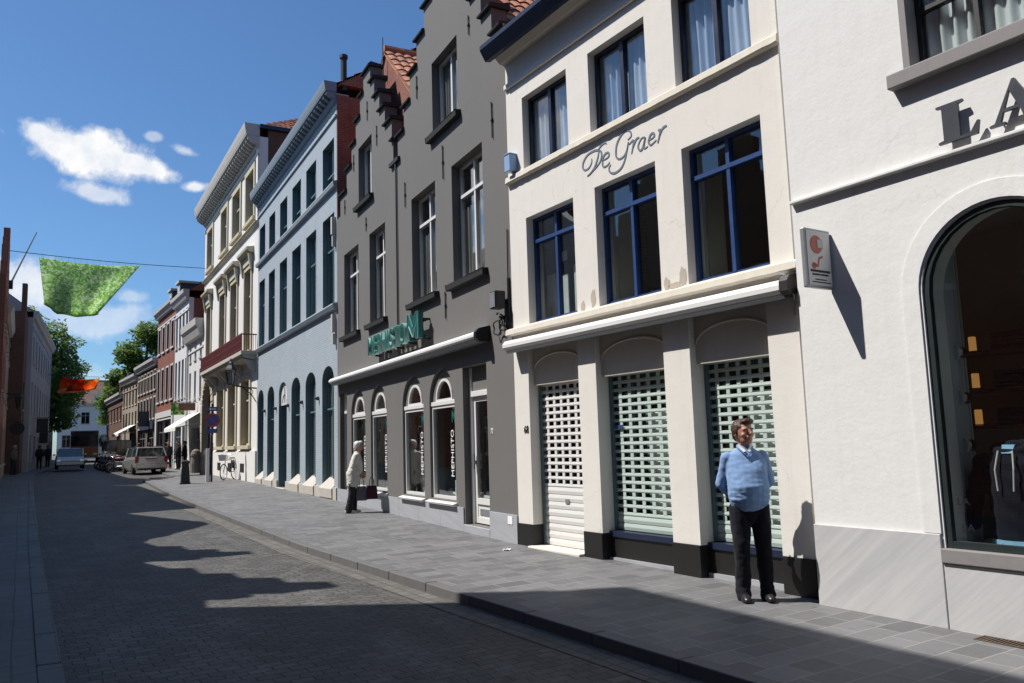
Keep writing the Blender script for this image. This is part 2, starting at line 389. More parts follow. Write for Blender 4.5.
# ------------------------------------------------------------------ frames of the right-hand fronts
class Fr:
    def __init__(s, ox, oy, a): s.o = Vector((ox,oy,0)); s.a = a; s.rz = PI/2-a; s.d = Vector((math.sin(a),math.cos(a),0)); s.n = Vector((-math.cos(a),math.sin(a),0))
    def P(s, u, y, z): return s.o+s.d*u+s.n*y+Vector((0,0,z))
    def nxt(s, w, a): p = s.P(w,0,0); return Fr(p.x, p.y, a)
aDG = -0.10639
LA = Fr(6.118, 5.772, aDG); DG = Fr(6.2499, 5.9148, aDG)
GR = Fr(5.6839, 11.2147, 0.0); LB = GR.nxt(10.8, -0.0244); WH = LB.nxt(11.56, -0.05)
FA = WH.nxt(13.75, -0.08); FB = FA.nxt(4.85, -0.09); FC = FB.nxt(4.7, -0.10); FD = FC.nxt(6.91, -0.11); FE = FD.nxt(8.8, -0.12); FF = FE.nxt(8.1, -0.09)

from mathutils import noise
# ================================================================== people
def chain(mb, pts, n=14, ref=(1,0,0)):
    """closed tapering tube through (point, rx, ry); rounded ends"""
    P = [Vector(p[0]) for p in pts]; ref = Vector(ref); rings = []
    def ring(c, t, rx, ry):
        s = (ref - t*ref.dot(t))
        if s.length < 1e-3: s = Vector((0,1,0))-t*t.y
        s.normalize(); q = t.cross(s)
        return [c+s*math.cos(2*PI*k/n)*rx+q*math.sin(2*PI*k/n)*ry for k in range(n)]
    for i, (p, rx, ry) in enumerate(pts):
        a = P[max(i-1,0)]; b = P[min(i+1,len(P)-1)]; t = (b-a).normalized()
        if i == 0: rings += [ring(P[0]-t*min(rx,ry)*0.8, t, rx*0.45, ry*0.45), ring(P[0]-t*min(rx,ry)*0.45, t, rx*0.82, ry*0.82)]
        rings.append(ring(P[i], t, rx, ry))
        if i == len(P)-1: rings += [ring(P[i]+t*min(rx,ry)*0.45, t, rx*0.82, ry*0.82), ring(P[i]+t*min(rx,ry)*0.8, t, rx*0.45, ry*0.45)]
    mb.loft(rings)
def blob(name, mb, mat, parent, vox, smooth_it=4, disp=None):
    o = mb.build(name, mat, None, fix=True)
    r = o.modifiers.new('r','REMESH'); r.mode = 'VOXEL'; r.voxel_size = vox; r.use_smooth_shade = True
    s = o.modifiers.new('s','SMOOTH'); s.factor = 0.5; s.iterations = smooth_it
    bpy.context.view_layer.update()
    me = bpy.data.meshes.new_from_object(o.evaluated_get(bpy.context.evaluated_depsgraph_get()))
    me.name = name; bpy.data.objects.remove(o)
    if disp:
        new = [v.co+v.normal*disp(v.co) for v in me.vertices]; me.vertices.foreach_set('co', [c for v in new for c in v]); me.update()
    for p in me.polygons: p.use_smooth = True
    o = bpy.data.objects.new(name, me); COL.objects.link(o); o.parent = parent
    return o
def hand(mb, w, d, side, ref):
    """palm with four bent fingers and a thumb, from wrist w along d"""
    d = Vector(d).normalized(); s = Vector(ref).normalized(); s = (s-d*s.dot(d)).normalized(); n = d.cross(s)*side
    w = Vector(w); chain(mb, [(w,0.024,0.019),(w+d*0.045,0.038,0.017),(w+d*0.085,0.040,0.015)], 10, s)
    for k,(off,l) in enumerate(((-0.030,0.066),(-0.010,0.076),(0.010,0.072),(0.030,0.056))):
        a = w+d*0.085+s*off; b = a+d*l*0.5+n*0.006; c = b+d*l*0.35+n*0.022; e = c+d*l*0.18+n*0.02
        mb.path([a,b,c,e],[0.0095,0.009,0.0085,0.006],8)
    a = w+d*0.03-s*0.03; mb.path([a,a+d*0.03-s*0.025+n*0.01,a+d*0.062-s*0.03+n*0.022],[0.012,0.011,0.008],8)
SKIN = plain('skin', (0.42,0.20,0.13), 0.5, 0.1, 20, 0.05)
def fabric(name, c, s=300.0):
    m, nt = new_mat(name); g = N(nt); v = coord(g)
    n = g('ShaderNodeTexNoise', {'Vector': v, 'Scale': s, 'Detail': 2.0}).outputs['Fac']; n2 = g('ShaderNodeTexNoise', {'Vector': v, 'Scale': 9.0, 'Detail': 4.0}).outputs['Fac']
    finish(g, g.mix(n2, sc(c,0.85), sc(c,1.12)), 0.9, g.math('ADD', g.math('MULTIPLY',n,0.45), n2), 0.5, 0.014, 0.0, 0.15, **{'Sheen Weight': 0.06}); return m
def person(lab, loc, rz, H=1.75, top=(0.1,0.1,0.1), legs=(0.02,0.02,0.025), hair=(0.03,0.015,0.01), pose='side', coat=0.93, belly=0.0, turn=0.0, lean=0.0, vox=0.012, group=None, shoe=(0.015,0.013,0.012), stride=0.0, detail=True, topname='jacket', bulk=1.0, hs=1.06):
    k = H/1.76; t = thing('person', lab, 'person', loc, rz, group); t.scale = (k,k,k)
    L = lambda z: -lean*max(0,z-0.9)            # forward lean
    def V(x,y,z): return (x, y+L(z), z)
    sh = (0.165 if pose == 'behind' else 0.18)*bulk
    if pose == 'behind': arms = [[(s*sh,0.01,1.395),(s*(sh+0.075),0.085,1.13),(s*0.11,0.20,0.985)] for s in (-1,1)]; hd = [((s*0.11,0.20,0.985),(-s*0.9,0.15,-0.2)) for s in (-1,1)]
    elif pose == 'hold': arms = [[(s*sh,0.0,1.40),(s*(sh+0.06),0.03,1.13),(s*(sh+0.0),-0.20,0.98)] for s in (-1,1)]; hd = [((s*sh,-0.20,0.98),(0,-0.5,-0.8)) for s in (-1,1)]
    else: arms = [[(s*sh,0.0,1.40),(s*(sh+0.06),0.02,1.12),(s*(sh+0.05),-0.08+s*0.05,0.88)] for s in (-1,1)]; hd = [((s*(sh+0.05),-0.08+s*0.05,0.88),(0,-0.25,-1)) for s in (-1,1)]
    arms = [[V(*p) for p in a] for a in arms]; hd = [(V(*a),b) for a,b in hd]
    st = stride
    legp = [[(s*0.095,0.0,0.90),(s*0.105,-0.02-0.5*st*s,0.50),(s*0.115,0.03-st*s,0.10)] for s in (-1,1)]
    Rz = Matrix.Rotation(turn,4,'Z'); hc = Vector(V(0,-0.008,1.495))
    def Hd(x,y,z):
        v = Vector((x,y,z-1.52)); v = Rz @ v; return tuple(hc+v*hs)
    # --- the body, one skin
    mb = MB()
    chain(mb, [(V(0,0.0,0.88),0.150,0.105),(V(0,-0.01-belly*0.5,1.06),0.155+belly*0.3,0.115+belly*0.6),(V(0,0,1.22),0.16,0.105),(V(0,0,1.36),0.165,0.095),(V(0,0.01,1.44),0.11,0.07)],16)
    chain(mb, [(V(0,0.012,1.42),0.07,0.065),(V(0,0.008,1.50),0.056,0.058),(Hd(0,0.0,1.57),0.056,0.06)],14)
    for a in arms: chain(mb, [(a[0],0.052,0.052),(a[1],0.042,0.042),(a[2],0.027,0.025)],12,(0,1,0))
    for l in legp: chain(mb, [(l[0],0.082,0.085),(l[1],0.056,0.058),(l[2],0.04,0.045)],12); chain(mb, [((l[2][0],l[2][1]+0.02,0.06),0.03,0.035),((l[2][0],l[2][1]-0.12,0.035),0.028,0.016)],10)
    hb = MB(); hb.ell((0,0.0,1.65),(0.077,0.098,0.112),16,12); hb.ell((0,-0.035,1.585),(0.058,0.068,0.055),14,10); hb.ell((0,-0.085,1.60),(0.034,0.025,0.03),10,8)
    hb.tube((0,-0.095,1.665),(0,-0.118,1.628),0.010,0.017,8); hb.ell((0,-0.113,1.625),(0.018,0.016,0.013),8,6)
    for s in (-1,1): hb.ell((s*0.079,0.008,1.635),(0.011,0.022,0.032),8,8); hb.ell((s*0.034,-0.082,1.672),(0.026,0.018,0.010),8,6); hb.ell((s*0.045,-0.068,1.622),(0.024,0.022,0.022),8,6)
    hb.ell((0,-0.098,1.588),(0.022,0.012,0.006),8,6); hb.ell((0,-0.094,1.574),(0.02,0.012,0.006),8,6)
    mb.add([Hd(*v) for v in hb.v], hb.f)
    if detail:
        for (w,d),s in zip(hd,(-1,1)): hand(mb, w, d, s, (0,1,0) if pose != 'behind' else (0,0,1))
    blob('body', mb, SKIN, t, min(vox,0.0085) if detail else vox, 3)
    # --- clothes
    mb = MB(); z0 = coat
    tr = [(V(0,0.0,z0),0.182*bulk,0.135+belly*0.25),(V(0,-0.015-belly*0.35,z0+0.07),0.19*bulk+belly*0.12,0.145+belly*0.55)]
    if z0 < 0.86: tr += [(V(0,0,0.95),0.185*bulk,0.14+belly*0.5)]
    tr += [(V(0,-0.02-belly*0.5,1.10),0.19*bulk+belly*0.15,0.145+belly*0.62),(V(0,-0.01-belly*0.2,1.24),0.195*bulk,0.135+belly*0.3),(V(0,0,1.35),0.195*bulk,0.118),(V(0,0.006,1.41),0.172*bulk,0.10),(V(0,0.01,1.455),0.115,0.082),(V(0,0.01,1.485),0.072,0.068)]
    chain(mb, tr, 20)
    for a in arms:
        a0,a1,a2 = (Vector(p) for p in a); m1 = a0.lerp(a1,0.5); m2 = a1.lerp(a2,0.5)
        chain(mb, [(a0,0.062*bulk,0.066*bulk),(m1,0.060*bulk,0.061),(a1,0.054,0.055),(m2,0.050,0.048),(a1.lerp(a2,0.93),0.043,0.04)],14,(0,1,0))
    def fold(co): return 0.006*noise.noise(Vector((co.x*7,co.y*7,co.z*9)))+0.004*noise.noise(Vector((co.x*15+3,co.y*15,co.z*26)))+(0.008*noise.noise(Vector((co.x*8,co.y*8,co.z*40))) if co.z < 1.06 else 0)
    jk = blob(topname, mb, fabric(topname+'_fabric',top), t, vox, 3, fold)
    mb = MB(); chain(mb, [(V(0,0.005,0.83),0.158,0.125),(V(0,0.0,0.96),0.172,0.125+belly*0.25),(V(0,-0.005,1.02),0.172,0.125+belly*0.3)],18)
    for l in legp:
        l0,l1,l2 = (Vector(p) for p in l)
        chain(mb, [(l0,0.104,0.112),(l0.lerp(l1,0.5),0.094,0.100),(l1,0.080,0.082),(l1.lerp(l2,0.5),0.074,0.080),(l2+Vector((0,0,0.0)),0.070,0.084),(l2+Vector((0,-0.008,-0.055)),0.074,0.092)],14)
    def fold2(co): return 0.010*noise.noise(Vector((co.x*12,co.y*12,co.z*9)))+0.006*noise.noise(Vector((co.x*14+5,co.y*14,co.z*26)))*(1.4 if co.z < 0.25 else 0.5)
    blob('trousers', mb, fabric('trouser_fabric',legs,200), t, vox, 3, fold2)
    for l in legp:
        x,y = l[2][0],l[2][1]; mb = MB()
        rings = []
        for yy,w,h in ((0.09,0.030,0.06),(0.07,0.042,0.095),(0.02,0.046,0.105),(-0.05,0.048,0.082),(-0.11,0.049,0.055),(-0.16,0.040,0.036),(-0.185,0.020,0.02)):
            rings.append([(x+w*math.cos(2*PI*q/12), y+yy, max(0.002,0.02+h*math.sin(2*PI*q/12)*(1.0 if math.sin(2*PI*q/12) > 0 else 0.4))) for q in range(12)])
        mb.loft(rings); mb.build('shoe', plain('shoe_leather',shoe,0.35,0.1), t, smooth=True)
    hm = plain('hair',hair,0.55,0.35,60,0.5)
    hb = MB(); hb.ell((0,0.018,1.678),(0.088,0.098,0.092),16,12); hb.ell((0.012,-0.060,1.742),(0.066,0.045,0.030),12,8)
    for s in (-1,1): hb.ell((s*0.072,0.02,1.665),(0.021,0.050,0.060),10,8)
    hb.ell((0,0.07,1.62),(0.065,0.045,0.06),12,8)
    mb = MB(); mb.add([Hd(*v) for v in hb.v], hb.f)
    blob('hair', mb, hm, t, 0.009 if detail else 0.02, 2, lambda c: 0.004*math.sin(c.x*160+c.z*60)*math.sin(c.y*120))
    if detail:
        for s in (-1,1):
            e = MB(); e.ell(Hd(s*0.033,-0.0905,1.652),(0.0125,0.008,0.007),10,8); eo = e.build('eye', M['white_paint'], t, smooth=True)
            e = MB(); e.ell(Hd(s*0.033,-0.0975,1.652),(0.006,0.003,0.006),8,6); e.build('iris', M['dark_ink'], eo, smooth=True)
            e = MB(); e.path([Hd(s*0.016,-0.102,1.672),Hd(s*0.034,-0.104,1.679),Hd(s*0.054,-0.088,1.672)],0.0045,6); e.build('eyebrow', hm, t)
    return t
mx, my = 5.72, 6.20
man = person('man in a light blue pullover and dark trousers standing with hands behind his back', (mx,my,G(my)+0.002), math.radians(-30), 1.76, (0.215,0.335,0.55), (0.011,0.011,0.015), (0.045,0.018,0.010), 'behind', 0.94, 0.055, math.radians(24), 0.0, 0.009, topname='sweater', bulk=1.02, hs=1.10)
man.rotation_euler[1] = math.radians(-1.2)
hemm = fabric('knit_rib',(0.17,0.27,0.46),400)
mb = MB(); mb.path([(-0.074,-0.035,1.488),(-0.045,-0.092,1.45),(0.0,-0.122,1.385),(0.045,-0.092,1.45),(0.074,-0.035,1.488),(0.05,0.075,1.505),(-0.05,0.075,1.505)],0.010,8,True); mb.build('neck_band', hemm, man, smooth=True)
mb = MB(); q_ = Matrix.Rotation(math.radians(10),4,'Z')
for s in (-1,1): mb.hexa([(s*0.008,-0.098,1.452),(s*0.03,-0.100,1.44),(s*0.070,-0.045,1.500),(s*0.058,-0.050,1.515),(s*0.008,-0.108,1.452),(s*0.03,-0.110,1.44),(s*0.076,-0.052,1.505),(s*0.060,-0.060,1.525)])
mb.build('shirt_collar', M['white_paint'], man)
wx, wy = 5.0, 18.1
person('elderly woman with white hair in a pale beige jacket looking into the shop window', (wx,wy,G(wy)+0.002), math.radians(70), 1.60, (0.60,0.585,0.53), (0.035,0.03,0.03), (0.62,0.61,0.59), 'hold', 0.69, 0.05, 0.0, 0.24, 0.010, shoe=(0.6,0.58,0.55), stride=0.05, bulk=1.16)
def bag(name, lab, loc, rz, w, d, h, c):
    t = thing(name, lab, 'bag', loc, rz, "bags in the elderly woman's hands"); mb = MB()
    mb.loft([[(-a,-b,z),(a,-b,z),(a,b,z),(-a,b,z)] for z,a,b in ((0,w*0.46,d*0.5),(h*0.1,w*0.5,d*0.55),(h*0.7,w*0.46,d*0.42),(h,w*0.40,d*0.12))]); mb.build('bag_body', fabric('bag_fabric',c,120), t, bevel=0.02)
    mb = MB()
    for s in (-1,1): mb.path([(-w*0.22,s*d*0.1,h-0.02),(-w*0.14,s*d*0.05,h+0.15),(0,0,h+0.21),(w*0.14,s*d*0.05,h+0.15),(w*0.22,s*d*0.1,h-0.02)],0.008,6)
    mb.build('handle', M['rubber'], t); return t
bag('shopping_bag','dark maroon shopping bag hanging from the elderly woman\'s hand',(wx+0.36,wy-0.30,G(wy)+0.30),math.radians(-15),0.26,0.12,0.30,(0.06,0.02,0.03))
bag('shopping_bag','grey carrier bag held beside the maroon bag by the elderly woman',(wx+0.22,wy+0.02,G(wy)+0.26),math.radians(-15),0.25,0.12,0.32,(0.20,0.19,0.22))
def ped(lab,x,y,rz,H,top,legs,hair=(0.04,0.02,0.012),pose='side',stride=0.14,coat=0.9,group='people along the street'): return person(lab,(x,y,G(y)+0.002),math.radians(rz),H,top,legs,hair,pose,coat,0.02,0,0.02,0.024,group,stride=stride,detail=False)
ped('pedestrian in a dark jacket over a white top walking past the silver estate car',3.62,56.5,0,1.72,(0.05,0.045,0.045),(0.02,0.02,0.025),(0.25,0.17,0.09))
ped('person in dark clothes standing under the white canvas awning',4.02,54.0,-60,1.75,(0.02,0.02,0.022),(0.015,0.015,0.018),stride=0.02)
ped('person in black stepping out of the doorway of the low white house',4.10,50.2,-80,1.74,(0.018,0.016,0.016),(0.014,0.014,0.016),stride=0.05)
ped('person in a brown coat by the shop beside the dormered brick house',2.75,62.5,15,1.70,(0.10,0.05,0.035),(0.02,0.02,0.02))
ped('person in a dark red top further along the sunny pavement, past the brown coat',2.25,66.0,200,1.68,(0.16,0.03,0.03),(0.02,0.02,0.03))
ped('person in grey standing by the shaded wall at the left edge',-4.85,56.5,60,1.74,(0.09,0.09,0.085),(0.03,0.03,0.035),(0.3,0.28,0.25),stride=0.04)
ped('person in a dark coat walking on the shaded pavement by the long grey house',-4.25,68,180,1.72,(0.025,0.025,0.03),(0.02,0.02,0.02))
ped('person in a navy coat walking behind the dark coated one on the shaded pavement',-4.0,73,170,1.70,(0.03,0.035,0.06),(0.02,0.02,0.02))
ped('person in pale blue crossing the road near the end of the street',0.35,100,120,1.74,(0.35,0.42,0.52),(0.05,0.05,0.07))

# what stands in the arched display window
def inla(u,y,z): return LA.P(u,y,z)
navyk = fabric('navy_knit',(0.010,0.012,0.022),150)
p = inla(-1.66,-0.42,0.642); t = thing('mannequin', 'headless display torso in a navy hooded top with white drawstrings behind the shop glass', 'mannequin', p, LA.rz+PI); t.scale = (1.12,1.12,1.08)
mb = MB(); chain(mb, [((0,0,0.02),0.19,0.12),((0,0,0.2),0.19,0.125),((0,0,0.42),0.20,0.13),((0,0,0.62),0.215,0.115),((0,0.01,0.70),0.15,0.09),((0,0.01,0.75),0.07,0.06)],18)
for s in (-1,1): chain(mb, [((s*0.21,0,0.64),0.08,0.08),((s*0.30,0.0,0.38),0.065,0.065),((s*0.31,-0.04,0.14),0.05,0.05)],12,(0,1,0))
mb.path([(0.13*math.cos(q),0.03+0.09*math.sin(q),0.74+0.03*math.sin(q)) for q in [2*PI*i/18 for i in range(18)]],0.035,8,True)
blob('hooded_top', mb, navyk, t, 0.012, 3, lambda c: 0.004*math.sin(c.z*40+c.x*20))
mb = MB()
for s in (-1,1): mb.path([(s*0.05,-0.11,0.72),(s*0.065,-0.15,0.58),(s*0.055,-0.155,0.42)],0.006,6)
mb.build('drawstring', M['white_paint'], t)
mb = MB(); mb.hexa([(-0.035,-0.095,0.70),(0.035,-0.095,0.70),(0.045,-0.055,0.765),(-0.045,-0.055,0.765),(-0.035,-0.07,0.70),(0.035,-0.07,0.70),(0.045,-0.035,0.765),(-0.045,-0.035,0.765)]); mb.build('collar', plain('pale_blue_cotton',(0.22,0.42,0.62),0.8), t)
mb = MB(); mb.loft([[(0.2*math.cos(2*PI*q/16),0.13*math.sin(2*PI*q/16),z) for q in range(16)] for z in (-0.005,0.05)]); mb.build('shirt_hem', plain('sky_blue_cotton',(0.25,0.48,0.68),0.8), t)
p = inla(-2.07,-0.55,1.85); t = thing('hanging_shirt', 'pale turquoise shirt hanging above the navy hooded top in the shop window', 'shirt', p, LA.rz+PI)
mb = MB(); chain(mb, [((0,0,0.0),0.17,0.05),((0,0,0.3),0.18,0.06),((0,0,0.46),0.14,0.04)],14)
for s in (-1,1): chain(mb, [((s*0.17,0,0.42),0.06,0.05),((s*0.27,0,0.25),0.055,0.04)],10,(0,1,0))
blob('shirt', mb, fabric('turquoise_cotton',(0.40,0.62,0.60),150), t, 0.014, 3)
mb = MB(); mb.path([(0,0,0.50),(0,0,2.08)],0.004,5); mb.build('hanger_wire', M['metal'], t)
p = inla(-1.27,-0.50,0.645); t = thing('spotlight_rail', 'upright chrome rail carrying three round spotlights just inside the arched window', 'lamp', p, LA.rz)
mb = MB(); mb.tube((0.03,0,0),(0.03,0,2.5),0.008); mb.tube((-0.03,0,0),(-0.03,0,2.5),0.008); mb.build('rail', M['zinc'], t)
for z in (0.82,1.23,1.63):
    mb = MB(); mb.lathe([(0.025,-0.09),(0.06,-0.06),(0.066,0.03),(0.055,0.035)],(0,0.05,z),14,'y'); mb.build('spotlight', M['chrome'], t, smooth=False)
amber = emit('amber_lamp',(1.0,0.48,0.14),0.24)
for k,(u,z,n) in enumerate(((-0.48,2.426,'topmost'),(-0.475,2.026,'middle'),(-0.47,1.636,'lowest'))):
    p = inla(u,-2.25,z); t = thing('display_lamp', 'small amber glowing box lamp on the %s back shelf of the shop' % n, 'lamp', p, LA.rz, 'amber lamps in the shop')
    mb = MB(); mb.box(-0.03,0.03,-0.03,0.03,0.0,0.17); mb.build('shade', amber, t, bevel=0.008)
    mb = MB(); mb.box(-0.06,0.06,-0.06,0.06,-0.0+0.001,0.012); mb.build('base', M['metal'], t)
    mb = MB()
    p = inla(u-0.42,-2.3,z); t = thing('clothes_stack', 'folded dark clothes beside the %s amber lamp' % n, 'clothes', p, LA.rz, 'folded clothes in the shop')
    mb = MB()
    for q in range(4): mb.box(-0.2,0.2,-0.13,0.13,0.001+q*0.045,0.043+q*0.045)
    mb.build('folded_cloth', M['dark_brick'] if k == 0 else M['navy'], t, bevel=0.015)

# ------------------------------------------------------------------ building kit (local axes: x along the front, y out to the street, z up)
def rect(u0, u1, z0, z1): return [(u0,z0),(u1,z0),(u1,z1),(u0,z1)]
def arch(u0, u1, z0, zs, rise=None, n=14):
    r = (u1-u0)/2; c = (u0+u1)/2; rise = r if rise is None else rise
    return [(u0,z0),(u1,z0)] + [(c+r*math.cos(PI*i/n), zs+rise*math.sin(PI*i/n)) for i in range(n+1)]
def wall(name, root, outline, holes, mats, depth=0.3, y0=0.0):
    mb = MB(); loops = [outline]+holes
    flat = [p for l in loops for p in l]
    tri = tessellate_polygon([[Vector((a,b,0)) for a,b in l] for l in loops])
    n = len(flat)
    vs = [(a,y0,b) for a,b in flat]+[(a,y0-depth,b) for a,b in flat]
    fs = []
    for t in tri:
        a,b,c = (flat[i] for i in t)
        ar = (b[0]-a[0])*(c[1]-a[1])-(c[0]-a[0])*(b[1]-a[1])
        if abs(ar) < 1e-9: continue
        t = tuple(t) if ar < 0 else tuple(t[::-1])      # front face looks along +y
        fs.append(t); fs.append(tuple(n+i for i in t[::-1]))
    mb.add(vs, fs)
    base = 0
    for li, l in enumerate(loops):
        m = len(l); area = sum(l[i][0]*l[(i+1)%m][1]-l[(i+1)%m][0]*l[i][1] for i in range(m))
        mb.k = 1 if (li > 0 and isinstance(mats, list) and len(mats) > 1) else 0
        for i in range(m):
            j = (i+1)%m; q = [base+i, base+j, n+base+j, n+base+i]
            if (area > 0) == (li > 0): q = q[::-1]
            mb.f.append(q); mb.m.append(mb.k)
        base += m
    return mb.build(name, mats, root)
def window(root, u0, u1, z0, z1, y, frame, pane, mull=(), trans=(), fw=0.06, fd=0.05, curtain=None, cy=0.22, ctop=None, zs=None, rise=None, name='window', bars=0.035, cgap=(0,1), sub=True):
    mb = MB(); e = 0.004
    a0, a1, b0 = u0+e, u1-e, z0+e; b1 = (z1-e) if zs is None else zs
    mb.box(a0,a0+fw,y-fd,y,b0,b1); mb.box(a1-fw,a1,y-fd,y,b0,b1); mb.box(a0+fw,a1-fw,y-fd,y-0.002,b0,b0+fw*1.15)
    if zs is None: mb.box(a0+fw,a1-fw,y-fd,y-0.002,b1-fw,b1)
    else:
        r = (a1-a0)/2; c = (a0+a1)/2; rise = r if rise is None else rise; k = 14
        for i in range(k):
            t0, t1 = PI*i/k, PI*(i+1)/k
            P = lambda t, d: (c+(r-d)*math.cos(t), zs+(rise-d)*math.sin(t))
            q = [P(t0,0),P(t1,0),P(t1,fw),P(t0,fw)]
            mb.hexa([(x,y-fd,z) for x,z in q]+[(x,y-0.001,z) for x,z in q])
    for t in trans: mb.box(a0+fw,a1-fw,y-fd,y+0.015,t-bars,t+bars)
    cuts = sorted([b0]+[t for t in trans]+[b1])
    for f in mull:
        x = u0+(u1-u0)*f
        mb.box(x-bars,x+bars,y-fd,y+0.008,b0+fw,b1 if zs else b1-fw)
    o = mb.build(name, frame, root)
    pb = MB(); yy = y-fd*0.6
    if zs is None: pb.box(a0+fw*0.5,a1-fw*0.5,yy-0.006,yy,b0+fw*0.5,b1-fw*0.5)
    else: pb.prism(arch(a0+fw*0.5,a1-fw*0.5,b0+fw*0.5,zs,rise-fw*0.5), yy-0.006, yy)
    pb.build('pane', pane, o)
    if curtain:
        cb = MB(); w = a1-a0; top = ctop or b1; ph = random.random()*6
        x0, x1 = a0+w*cgap[0], a0+w*cgap[1]
        nf = max(4, int((x1-x0)/0.11))
        cb.grid(lambda s,t: (x0+(x1-x0)*s, y-cy+0.025*math.sin(s*nf*2*PI+ph+0.6*math.sin(3*t+s*9))+0.012*math.sin(s*nf*5.3+ph), b0+(top-b0)*t), nf*8, 4)
        cb.build('curtain', curtain, o, smooth=True)
    return o
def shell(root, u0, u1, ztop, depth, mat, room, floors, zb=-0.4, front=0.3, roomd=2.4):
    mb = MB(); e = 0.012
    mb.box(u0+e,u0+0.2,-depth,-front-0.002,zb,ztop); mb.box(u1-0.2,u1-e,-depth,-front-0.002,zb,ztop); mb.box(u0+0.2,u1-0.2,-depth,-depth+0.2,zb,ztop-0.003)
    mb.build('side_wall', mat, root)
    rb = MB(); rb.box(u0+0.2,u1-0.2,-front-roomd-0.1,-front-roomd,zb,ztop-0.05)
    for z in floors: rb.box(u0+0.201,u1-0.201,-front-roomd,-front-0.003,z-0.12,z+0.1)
    rb.build('interior', room, root)
def tile_slope(root, p0, p1, p2, mat, name='roof', tw=0.24, th=0.34, amp=0.035, taper=(0,0)):
    """pantiled plane: p0->p1 along the eave, p0->p2 up the slope"""
    p0, p1, p2 = Vector(p0), Vector(p1), Vector(p2); a, b = p1-p0, p2-p0
    n = a.cross(b).normalized()
    if n.z < 0: n = -n
    nu = max(2,int(a.length/tw)); nv = max(2,int(b.length/th))
    mb = MB(); vs = []; fs = []; K = 6
    for j in range(nv*2):
        row = j//2; top = j % 2
        t = (row+top*1.0)/nv
        for i in range(nu*K+1):
            s = i/(nu*K); ph = (i % K)/K
            h = amp*(abs(math.sin(PI*ph))-0.3) + (0.03 if top == 0 else 0.0)
            s = s*(1-(taper[0]+taper[1])*t)+taper[0]*t
            vs.append(p0+a*s+b*t+n*h)
    W = nu*K+1
    for j in range(nv*2-1):
        for i in range(W-1): fs.append((j*W+i,j*W+i+1,(j+1)*W+i+1,(j+1)*W+i))
    mb.add(vs, fs)
    off = -n*0.06                               # the boarding under the tiles
    q3 = p0+b+a*taper[0]; q2 = p0+b+a*(1-taper[1]); mb.hexa([p0+off*1.6,p1+off*1.6,q2+off*1.6,q3+off*1.6,p0+off,p1+off,q2+off,q3+off])
    return mb.build(name, mat, root)
def roof_par(root, u0, u1, ze, pitch, depth, mat, tiled=True, oh=0.0, name='roof'):
    h = depth/2*math.tan(math.radians(pitch))
    if tiled:
        o = tile_slope(root, (u0,oh,ze-oh*math.tan(math.radians(pitch))),(u1,oh,ze-oh*math.tan(math.radians(pitch))),(u0,-depth/2,ze+h), mat, name)
    else:
        mb = MB(); mb.hexa([(u0,oh,ze-0.1),(u1,oh,ze-0.1),(u1,-depth/2,ze+h-0.1),(u0,-depth/2,ze+h-0.1),(u0,oh,ze),(u1,oh,ze),(u1,-depth/2,ze+h),(u0,-depth/2,ze+h)]); o = mb.build(name, mat, root)
    mb = MB(); mb.hexa([(u0,-depth/2,ze+h-0.1),(u1,-depth/2,ze+h-0.1),(u1,-depth-0.2,ze-0.2),(u0,-depth-0.2,ze-0.2),(u0,-depth/2,ze+h),(u1,-depth/2,ze+h),(u1,-depth-0.2,ze-0.1),(u0,-depth-0.2,ze-0.1)])
    mb.tube((u0,-depth/2,ze+h+0.02),(u1,-depth/2,ze+h+0.02),0.09)
    mb.build(name, mat, root)
    return h
def gable_ends(root, u0, u1, ze, pitch, depth, mat):
    h = depth/2*math.tan(math.radians(pitch)); mb = MB()
    for u in (u0+0.015, u1-0.2): mb.prism([(-0.05,ze-0.02),(-depth+0.05,ze-0.02),(-depth/2,ze+h-0.12)], u, u+0.185, 'x')
    mb.each('gable_wall', mat, root)
def text_obj(body, size, ext, mat, parent, mtx, name='lettering', sx=1.0, spacing=1.0, align='CENTER', bevel=0.0, offset=0.0):
    cu = bpy.data.curves.new('t', 'FONT'); cu.body = body; cu.size = size; cu.extrude = ext; cu.align_x = align
    cu.space_character = spacing; cu.bevel_depth = bevel; cu.resolution_u = 3; cu.offset = offset
    t = bpy.data.objects.new('t', cu); COL.objects.link(t); bpy.context.view_layer.update()
    me = bpy.data.meshes.new_from_object(t.evaluated_get(bpy.context.evaluated_depsgraph_get()))
    bpy.data.objects.remove(t); me.transform(Matrix.Diagonal((sx,1,1,1))); me.transform(mtx)
    me.materials.clear(); me.materials.append(mat); me.name = name
    o = bpy.data.objects.new(name, me); COL.objects.link(o)
    if parent: o.parent = parent
    return o
def wall_mtx(u, y, z, rot=0.0):              # letters on a front read along -x, face +y
    m = Matrix(((-1,0,0,u),(0,0,1,y),(0,1,0,z),(0,0,0,1)))
    return m @ Matrix.Rotation(rot, 4, 'Z')
